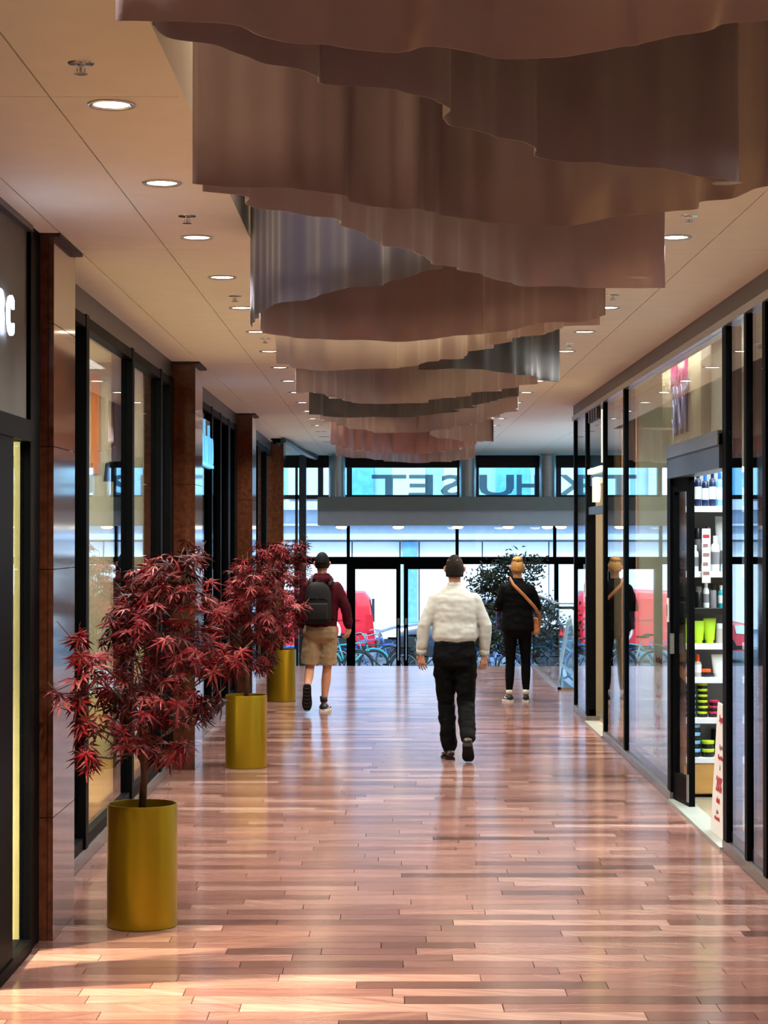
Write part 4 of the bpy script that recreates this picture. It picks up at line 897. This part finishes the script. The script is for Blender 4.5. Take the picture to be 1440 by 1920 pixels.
# posters
def poster(name, loc, rz, lean, wd, ht, label):
    t = empty(name, loc, rz, label=label, cat='sign', group='discount boards')
    t.rotation_euler = (-lean, 0, rz)
    MB().rbox(-wd/2, 0, 0, wd/2, .012, ht, .003).build('board', 'poster', t)
    MB().prism([(.012, 0), (.012, ht*.7), (.09, 0)], -wd*.3, wd*.3, 'x').build('back_strut', 'poster', t)
    for body, z, s_, m, q in (('Supertilbud', .86, .085, 'red_ink', .9), ('Kjøp alle', .66, .05, 'grey_ink', .9), ('hårprodukter', .58, .05, 'red_ink', .9), ('&', .5, .06, 'grey_ink', 1), ('20%', .34, .16, 'red_ink', 1.1), ('rabatt', .25, .07, 'red_ink', 1), ('gjelder', .17, .04, 'grey_ink', 1), ('ut uken i butikk', .12, .04, 'red_ink', 1)):
        o = text(body, s_*ht/1.04, .002, m, 'print', t, (0, -.002, z*ht), (PI/2, 0, 0), sx=q*wd/.52, bold=.004 if '20' in body else .001, align='CENTER')
    return t
poster('poster_board', (2.172, 16.85, .07), -PI/2, .02, .56, 1.02, 'white discount board with red 20% print behind the glass beyond the open doorway')
poster('poster_board', (2.14, 13.6, .02), -PI/2, .06, .5, .85, 'white discount board with red 20% print leaning inside the open doorway')

# shop sign on the wide board above the doorway
t = empty('shop_sign', (2.3, 16.3, 2.6), label='pale sign board with pink and lavender shop name above the hair shop doorway', cat='sign')
MB().box(0, -1.0, 0, .08, 1.15, .85).build('sign_board', 'beige', t)
MB().box(0, -1.5, 0, .08, -1.0, .85).build('return_board', 'brownboard', t)
text('Head', .5, .02, 'magenta', 'lettering', t, (-.012, .5, .44), (PI/2, 0, -PI/2), sx=.8, bold=.006, sy=1.05)
text('SPOT', .52, .014, 'navyp', 'lettering_outline', t, (-.008, .41, .2), (PI/2, 0, -PI/2), sx=.68, bold=.024, sy=1.0)
text('SPOT', .52, .02, 'lav', 'lettering', t, (-.016, .41, .2), (PI/2, 0, -PI/2), sx=.68, bold=.008, sy=1.0)
# white lit letters over the first shop
t = empty('lit_sign', (X0+.0, 9.66, 2.83), label='white glowing letters on the grey board over the first shop front', cat='sign')
for i, (ch, w_) in enumerate((('A', 0), ('B', 1), ('C', 2))):
    pass
for ch, yo in (('C', -.35), ('B', -.56), ('A', -.78)):
    o = text(ch, .235, .012, 'signw', 'letter', t, (.03, yo-.1, .05), (PI/2, 0, PI/2), sx=.88, bold=.008, sy=1.0)
# cyan lit sign at the dark shop
t = empty('lit_sign', (-1.79, 19.2, 2.62), label='cyan glowing letter sign at the dark shop front past the second column', cat='sign')
MB().box(-.03, .02, .02, -.0, 1.66, .5).build('back_plate', 'blackgloss', t)
for ch, yo, s_, zz in (('J', 0, .62, -.0), ('h', .3, .5, .08), ('l', .62, .55, .08), ('u', .8, .5, .08), ('h', 1.12, .5, .08), ('e', 1.42, .5, .08)):
    text(ch, s_, .02, 'signc', 'letter', t, (.03, yo, zz), (PI/2, 0, PI/2), sx=.85, bold=.016)
MB().box(.0, .3, .03, .04, 1.66, .06).build('underline', 'signc', t)
# yellow lit sign in the doorway past the hair shop
t = empty('lit_sign', (2.12, 20.4, 2.5), label='black hanging sign with small yellow glowing letters beyond the hair shop', cat='sign')
MB().box(.01, .05, .0, .05, 1.62, .78).build('back_plate', 'blackgloss', t)
for k in range(4): MB().box(-.02, .55+.25*k, .66, .01, .7+.25*k, .78).build('hanger', 'greyframe', t)
for k in range(8): MB().box(-.03, .1+.17*k, .12, .01, .22+.17*k, .17).build('letter', 'signy', t)
text('IO', .3, .05, 'signy', 'letter', t, (-.02, .75, -.16), (PI/2, 0, -PI/2), bold=.02)
MB().box(-.02, .03, .2, .02, .1, .72).build('light_strip', 'signy', t)
MB().box(.0, .05, -.3, .1, 1.62, -.22).build('shelf_rail', 'greyframe', t)
d = wallbox('wall_right_shop_4', 'pinkwall', 2.5, 22.3, 0, 4.2, 22.42, CZ)
# dark display pieces in the left shop
t = empty('hanging_banner', (-2.42, 17.645, 2.5), label='orange banner hanging on the pale wall of the left shop', cat='banner')
MB().box(-.1, -.012, 0, -.03, 0, .86).build('cloth', 'orange', t); MB().tube([(-.11, -.006, .865), (-.02, -.006, .865)], .012, 8).build('rod', 'steel', t)
t = empty('display_platform', (-2.3, 15.9, 0), label='low pale wooden display platform inside the left shop window', cat='platform')
MB().rbox(-.5, -1.4, 0, .3, 1.4, .12, .01).build('top', 'kraft', t); MB().box(-.48, -1.38, .0, .28, 1.38, .03).build('plinth', 'black', t)
t = empty('spotlight', (-2.2, 16.6, CZ), label='black track spotlight in the left shop under the ceiling', cat='light')
MB().tube([(0, 0, 0), (0, 0, -.9)], .012, 8).build('stem', 'black', t, True)
MB().lathe([(.02, .0), (.06, -.02), (.075, -.16), (.07, -.16), (.05, -.1), (.01, -.1)], 18, (0, 0, -.88)).build('shade', 'black', t, True, 30)
MB().lathe([(.05, -1.02), (.01, -1.03)], 14).build('bulb', 'lamp', t, True)

# ------------------------------------------------------------------ STREET: ground, building, vehicles, bicycles, olive tree
g = struct('ground')
MB().box(-40, YF+.1, SZ-.3, 45, 48.5, SZ).build('pavement', 'pave', g); MB().box(-40, 48.5, SZ-.3, 45, 58, SZ-.08).build('road', 'asphalt', g); MB().box(-40, 58, SZ-.3, 45, 90, SZ).build('far_pavement', 'pave', g)
MB().box(-40, 48.3, SZ-.02, 45, 48.5, SZ+.01).build('kerb', 'sill', g)
bd = empty('opposite_building', (0, 62, SZ), label='white clad building across the street seen through the entrance glass', cat='building')
BY = 62.0
def bx(p): return px(p, BY)
def bz(q): return pz(q, BY)-SZ
MB().box(-40, .4, 0, 45, 8, 14).build('wall', 'bgrey', bd)
cols = [-26, -18, -10.4]+[bx(p) for p in (552, 660, 750, 786, 905, 1030, 1150)]+[13, 21, 29]
for a, b_ in zip(cols[:-1], cols[1:]):
    if abs(a-bx(750)) < .01:
        MB().box(a+.08, .0, 0, b_-.08, .3, bz(1016)).build('window', 'bglass', bd)
        MB().box(a+.02, .1, 0, a+.1, .39, bz(1016)).box(b_-.1, .1, 0, b_-.02, .39, bz(1016)).build('window_frame', 'bgrey', bd); continue
    n_ = max(1, round((b_-a)/1.6)); w_ = (b_-a)/n_
    for k in range(n_): MB().box(a+w_*k+.02, .2, .3, a+w_*(k+1)-.02, .4, bz(1016)).build('cladding_panel', 'bwhite', bd)
MB().box(-40, -.25, bz(1012), 45, .4, bz(1001)).box(-40, -.1, bz(1001), 45, .4, bz(986)).box(-40, -.4, bz(986), 45, .4, bz(982)).build('cornice', 'bgrey', bd)
MB().box(-40, -.2, bz(956), 45, .4, bz(940)).build('cornice', 'bgrey', bd)
for k in range(-16, 22):
    x = bx(540)+k*1.55
    MB().box(x, .1, bz(934), x+1.0, .42, bz(872)).build('window', 'bglass' if k % 3 == 1 else 'bwhite', bd)
    if -9 < k < 14: MB().box(x+.1, .1, bz(852), x+1.1, .42, bz(790)).build('window', 'bglass', bd)

def wheel(parent, x, y, z, r, w_=.2):
    o = MB().lathe([(r*.62, -w_/2), (r*.95, -w_/2), (r, -w_*.35), (r, w_*.35), (r*.95, w_/2), (r*.62, w_/2)], 28).build('wheel', 'rubber', parent, True, 40)
    o.rotation_euler = (PI/2, 0, 0); o.location = (x, y, z)
    MB().lathe([(r*.62, -w_*.4), (r*.6, -w_*.3), (.05, -w_*.2), (.05, w_*.2), (r*.6, w_*.3), (r*.62, w_*.4)], 28).build('rim', 'alloy', o, True, 40)
    for k in range(5):
        s_ = MB().box(.04, -.03, w_*.25, r*.6, .03, w_*.46).build('rim_spoke', 'alloy', o); s_.rotation_euler = (0, 0, 2*PI*k/5)
    return o
def car_shell(prof, wd, belt, tuck, parent, m):
    """side profile (x,z) lofted across the width; the part above the belt line leans inwards"""
    b = MB(); rings = []
    for q in (-1, -.97, -.85, 0, .85, .97, 1):
        e_ = {1: .93, .97: .975, .85: 1, 0: 1}[abs(q)]
        xs = [p[0] for p in prof]; cx = (max(xs)+min(xs))/2
        rings.append([(cx+(x-cx)*(1-(1-e_)*.35), q*(wd/2-tuck*max(0, z-belt)), .25+(z-.25)*(e_ if z > .4 else 1)) for x, z in prof])
    b.ring_loft(rings); return b.build('body', m, parent, True, 30)
# red delivery van
v = empty('delivery_van', (-2.55, 52.6, SZ-.08), label='red delivery van with a white ring emblem parked across the street', cat='van')
prof = [(-2.2, .3), (-2.22, .62), (-2.1, .98), (-1.35, 1.12), (-.75, 1.66), (-.45, 1.78), (.6, 1.82), (1.95, 1.78), (2.1, 1.6), (2.2, .95), (2.24, .6), (2.22, .32)]
car_shell(prof, 1.76, .95, .14, v, 'vanred')
yS = -.885
def side(pts, nm, m, dy=-.0, par=v, wd=1.76, belt=.95, tuck=.14):
    b = MB(); f0 = [(x, -(wd/2-tuck*max(0, z-belt))-.012+dy, z) for x, z in pts]; f1 = [(x, y_+.03, z) for x, y_, z in f0]
    return b.ring_loft([f0, f1]).build(nm, m, par)
side([(-1.22, 1.1), (-.72, 1.58), (-.2, 1.6), (-.2, 1.1)], 'side_window', 'carglass')
side([(.0, 1.08), (.0, 1.6), (.82, 1.6), (.82, 1.08)], 'pressed_panel', 'vanred'); side([(.95, 1.08), (.95, 1.6), (1.75, 1.58), (1.85, 1.08)], 'pressed_panel', 'vanred')
side([(-2.1, .34), (-2.1, .44), (2.15, .44), (2.15, .34)], 'side_skirt', 'rubber'); side([(2.0, .75), (2.0, 1.2), (2.16, 1.2), (2.19, .75)], 'tail_lamp', 'taillight', -.01)
side([(-2.18, .72), (-2.1, .92), (-1.8, .95), (-1.85, .74)], 'head_lamp', 'headlight', -.005)
MB().box(2.14, -.7, 1.02, 2.21, .7, 1.6).build('rear_window', 'carglass', v); MB().rbox(2.18, -.8, .34, 2.3, .8, .56, .03).build('bumper', 'rubber', v)
MB().rbox(-1.25, -1.05, 1.1, -1.1, -.9, 1.28, .02).build('mirror', 'vanred', v)
e_ = MB().torus((1.05, -.9, .8), .3, .03, 'y', 28, 6).build('emblem_ring', 'white', v)
MB().prism([(.9, .65), (1.0, .98), (1.22, .9), (1.12, .6)], -.925, -.89).build('emblem', 'white', v)
for k in range(2): MB().tube([(1.5+.12*k+.05*math.sin(a), -.895, .8+(.14+.05*k)*math.cos(a)) for a in [.5+.35*i for i in range(7)]], .018, 6).build('emblem_wave', 'white', v)
for x in (-1.45, 1.4):
    wheel(v, x, -.78, .33, .33); wheel(v, x, .78, .33, .33)
    side([(x+.42*math.cos(a), .33+.42*math.sin(a)) for a in [PI*i/10 for i in range(11)]], 'wheel_arch', 'rubber', .004)
# dark blue estate car
def suv(name, loc, m, label, flip=1):
    c = empty(name, loc, 0 if flip == 1 else PI, label=label, cat='car', group='cars across the street')
    prof = [(-2.25, .32), (-2.28, .6), (-2.2, .92), (-1.9, 1.02), (-1.05, 1.12), (-.35, 1.6), (.1, 1.68), (1.2, 1.66), (1.75, 1.52), (2.1, 1.1), (2.2, .95), (2.22, .5), (2.15, .32)]
    car_shell(prof, 1.84, 1.0, .3, c, m)
    def sd(pts, nm, mm, dy=0): return side(pts, nm, mm, dy, c, 1.84, 1.0, .3)
    sd([(-.95, 1.12), (-.38, 1.53), (.28, 1.58), (.28, 1.12)], 'side_window', 'carglass'); sd([(.36, 1.12), (.36, 1.58), (1.1, 1.57), (1.1, 1.12)], 'side_window', 'carglass'); sd([(1.18, 1.12), (1.18, 1.56), (1.55, 1.5), (1.85, 1.14)], 'side_window', 'carglass')
    MB().quadbox([(-1.02, -.72, 1.13), (-1.02, .72, 1.13), (-.36, .62, 1.59), (-.36, -.62, 1.59), (-1.04, -.72, 1.15), (-1.04, .72, 1.15), (-.4, .62, 1.62), (-.4, -.62, 1.62)]).build('windscreen', 'carglass', c)
    MB().rbox(-.85, -1.1, 1.08, -.68, -.9, 1.24, .03).build('mirror', m, c)
    sd([(-2.2, .74), (-2.1, .9), (-1.75, .95), (-1.8, .78)], 'head_lamp', 'headlight', -.005); sd([(2.0, .8), (1.95, 1.0), (2.1, 1.02), (2.17, .82)], 'tail_lamp', 'taillight', -.005)
    sd([(.02, .62), (.02, .66), (.2, .66), (.2, .62)], 'door_handle', 'chrome', -.01)
    for x in (-1.4, 1.38):
        wheel(c, x, -.82, .35, .35); wheel(c, x, .82, .35, .35)
        sd([(x+.44*math.cos(a), .35+.44*math.sin(a)) for a in [PI*i/10 for i in range(11)]], 'wheel_arch', 'rubber', .004)
    return c
suv('car', (2.0, 49.7, SZ-.08), 'carblue', 'dark blue car parked behind the red van, beyond the glass doors')
suv('car', (7.0, 49.9, SZ-.08), 'bgrey', 'pale grey car parked beyond the olive tree')
suv('car', (-7.6, 52.6, SZ-.08), 'carblue', 'dark blue car parked in front of the red van')
# bicycles
def bike(name, m):
    b = empty(name)
    for x in (-.52, .52):
        o = MB().torus((0, 0, 0), .325, .02, 'y', 32, 6).build('wheel', 'rubber', b, True); o.location = (x, 0, .345)
        MB().torus((0, 0, 0), .3, .01, 'y', 28, 5).build('rim', 'alloy', o, True)
        sp = MB()
        for k in range(16): sp.tube([(0, .012*(-1)**k, 0), (.3*math.cos(PI*k/8), 0, .3*math.sin(PI*k/8))], .002, 4)
        sp.tube([(0, -.05, 0), (0, .05, 0)], .02, 8).build('spokes', 'alloy', o)
        MB().tube([(x+.37*math.cos(a), 0, .345+.37*math.sin(a)) for a in [.3+.2*i for i in range(13)]], .022, 6, flat=.4).build('mudguard', m, b, True)
    P = dict(bb=(-.06, 0, .3), st=(-.22, 0, .8), hd=(.36, 0, .85), hl=(.4, 0, .72), ra=(-.52, 0, .345), fa=(.52, 0, .345))
    fr = MB()
    for a, c, r in (('bb', 'st', .016), ('st', 'hd', .015), ('bb', 'hl', .018), ('bb', 'ra', .011), ('st', 'ra', .01), ('hd', 'hl', .019), ('hl', 'fa', .013)): fr.tube([P[a], P[c]], r, 8)
    fr.build('frame', m, b, True)
    MB().tube([(-.22, 0, .8), (-.26, 0, .95)], .012, 8).build('seat_post', 'alloy', b, True)
    MB().ring_loft([ring((-.27, 0, .95), .13, .075), ring((-.26, 0, .985), .13, .07), ring((-.25, 0, .995), .1, .05)]).build('saddle', 'black', b, True)
    MB().tube([(.35, 0, .85), (.33, 0, 1.0)], .012, 8).tube([(.2, -.3, 1.02), (.3, -.26, 1.04), (.36, -.1, 1.01), (.36, .1, 1.01), (.3, .26, 1.04), (.2, .3, 1.02)], .012, 8).build('handlebar', 'alloy', b, True)
    MB().torus((-.06, -.05, .3), .085, .006, 'y', 24, 5).build('chainring', 'alloy', b)
    MB().tube([(-.06, -.06, .3), (.02, -.1, .16)], .01, 6).box(-.03, -.2, .14, .06, -.1, .165).tube([(-.06, .06, .3), (-.14, .1, .44)], .01, 6).box(-.18, .1, .43, -.1, .2, .455).build('crank', 'black', b)
    MB().box(-.72, -.06, .72, -.3, .06, .735).tube([(-.66, .06, .72), (-.54, .06, .36)], .006, 5).tube([(-.66, -.06, .72), (-.54, -.06, .36)], .006, 5).build('luggage_rack', 'black', b)
    return b
bp_ = {k: bike('bicycle', k) for k in ('bikeblue', 'bikeblack', 'biketeal')}
used = set()
for p, Y, rz, k, lab in ((655, 43.6, .25, 'biketeal', 'teal bicycle parked outside behind the man with the backpack'), (716, 43.0, 2.75, 'bikeblack', 'black bicycle parked outside beside the middle of the glass doors'),
                         (690, 45.2, .5, 'bikeblue', 'blue bicycle parked outside in front of the red van'), (800, 44.2, .15, 'bikeblack', 'black bicycle parked outside behind the man in the white shirt'),
                         (922, 43.8, 1.1, 'bikeblue', 'blue bicycle parked outside beside the woman in black'), (1005, 43.4, .3, 'bikeblue', 'blue bicycle parked outside behind the glass balustrade'),
                         (1055, 44.4, 2.9, 'biketeal', 'teal bicycle parked outside past the balustrade'), (590, 44.5, 2.9, 'bikeblue', 'blue bicycle parked outside between the maples and the backpack')):
    o = bp_[k] if k not in used else copy_tree(bp_[k]); used.add(k)
    o.location = (px(p, Y), Y, SZ); o.rotation_euler = (0, 0, rz); tag(o, lab, 'bicycle', 'bicycles parked outside the entrance')
# olive tree in the entrance hall
t = empty('olive_tree', (2.0, 34.4, LZ), label='green olive tree standing in the entrance hall behind the woman in black', cat='tree')
pt = empty('plant_pot', (2.0, 34.4, LZ-.12), label='grey planter of the olive tree in the entrance hall', cat='pot')
MB().lathe([(.24, 0), (.3, .52), (.27, .52), (.26, .46)], 28).build('shell', 'pot_grey', pt, True, 30); MB().lathe([(.26, .44), (.01, .46)], 24).build('soil', 'soil', pt)
MB().tube([(0, 0, .34), (.03, .0, .8), (-.02, .02, 1.3), (.02, 0, 1.9), (.03, 0, 2.5)], [.05, .042, .035, .025, .01], 10).build('trunk', 'bark', t, True)
rr = random.Random(5); br = MB(); fo = MB()
for i in range(46):
    a = rr.uniform(0, 6.283); z0 = rr.uniform(.8, 2.3); L = (1.1-.6*max(0, z0-1.2)/1.1)*rr.uniform(.5, 1.05)
    if math.cos(a) > 0: L *= 1.0
    p0 = V(.0, 0, z0); p1 = p0+V(math.cos(a)*L*.55, math.sin(a)*L*.4, L*.3); p2 = p0+V(math.cos(a)*L, math.sin(a)*L*.6, L*.32+rr.uniform(-.2, .15))
    br.tube([p0, p1, p2], [.014, .009, .004], 5)
    for q in range(110):
        c = p0.lerp(p1, rr.random()) if q < 18 else p1.lerp(p2, rr.uniform(0, 1.1)); c += V(rr.gauss(0, .09), rr.gauss(0, .09), rr.gauss(0, .08))
        d_ = V(rr.gauss(0, 1), rr.gauss(0, 1), rr.gauss(0, .8)).normalized(); n_ = d_.orthogonal().normalized(); l_ = rr.uniform(.07, .12)
        b_ = len(fo.v); fo.v += [tuple(c), tuple(c+d_*l_*.5+n_*.017), tuple(c+d_*l_), tuple(c+d_*l_*.5-n_*.017)]; fo.f.append((b_, b_+1, b_+2, b_+3))
br.build('branch', 'bark', t, True); o = fo.build('foliage', 'olive', t, recalc=False); o['kind'] = 'stuff'
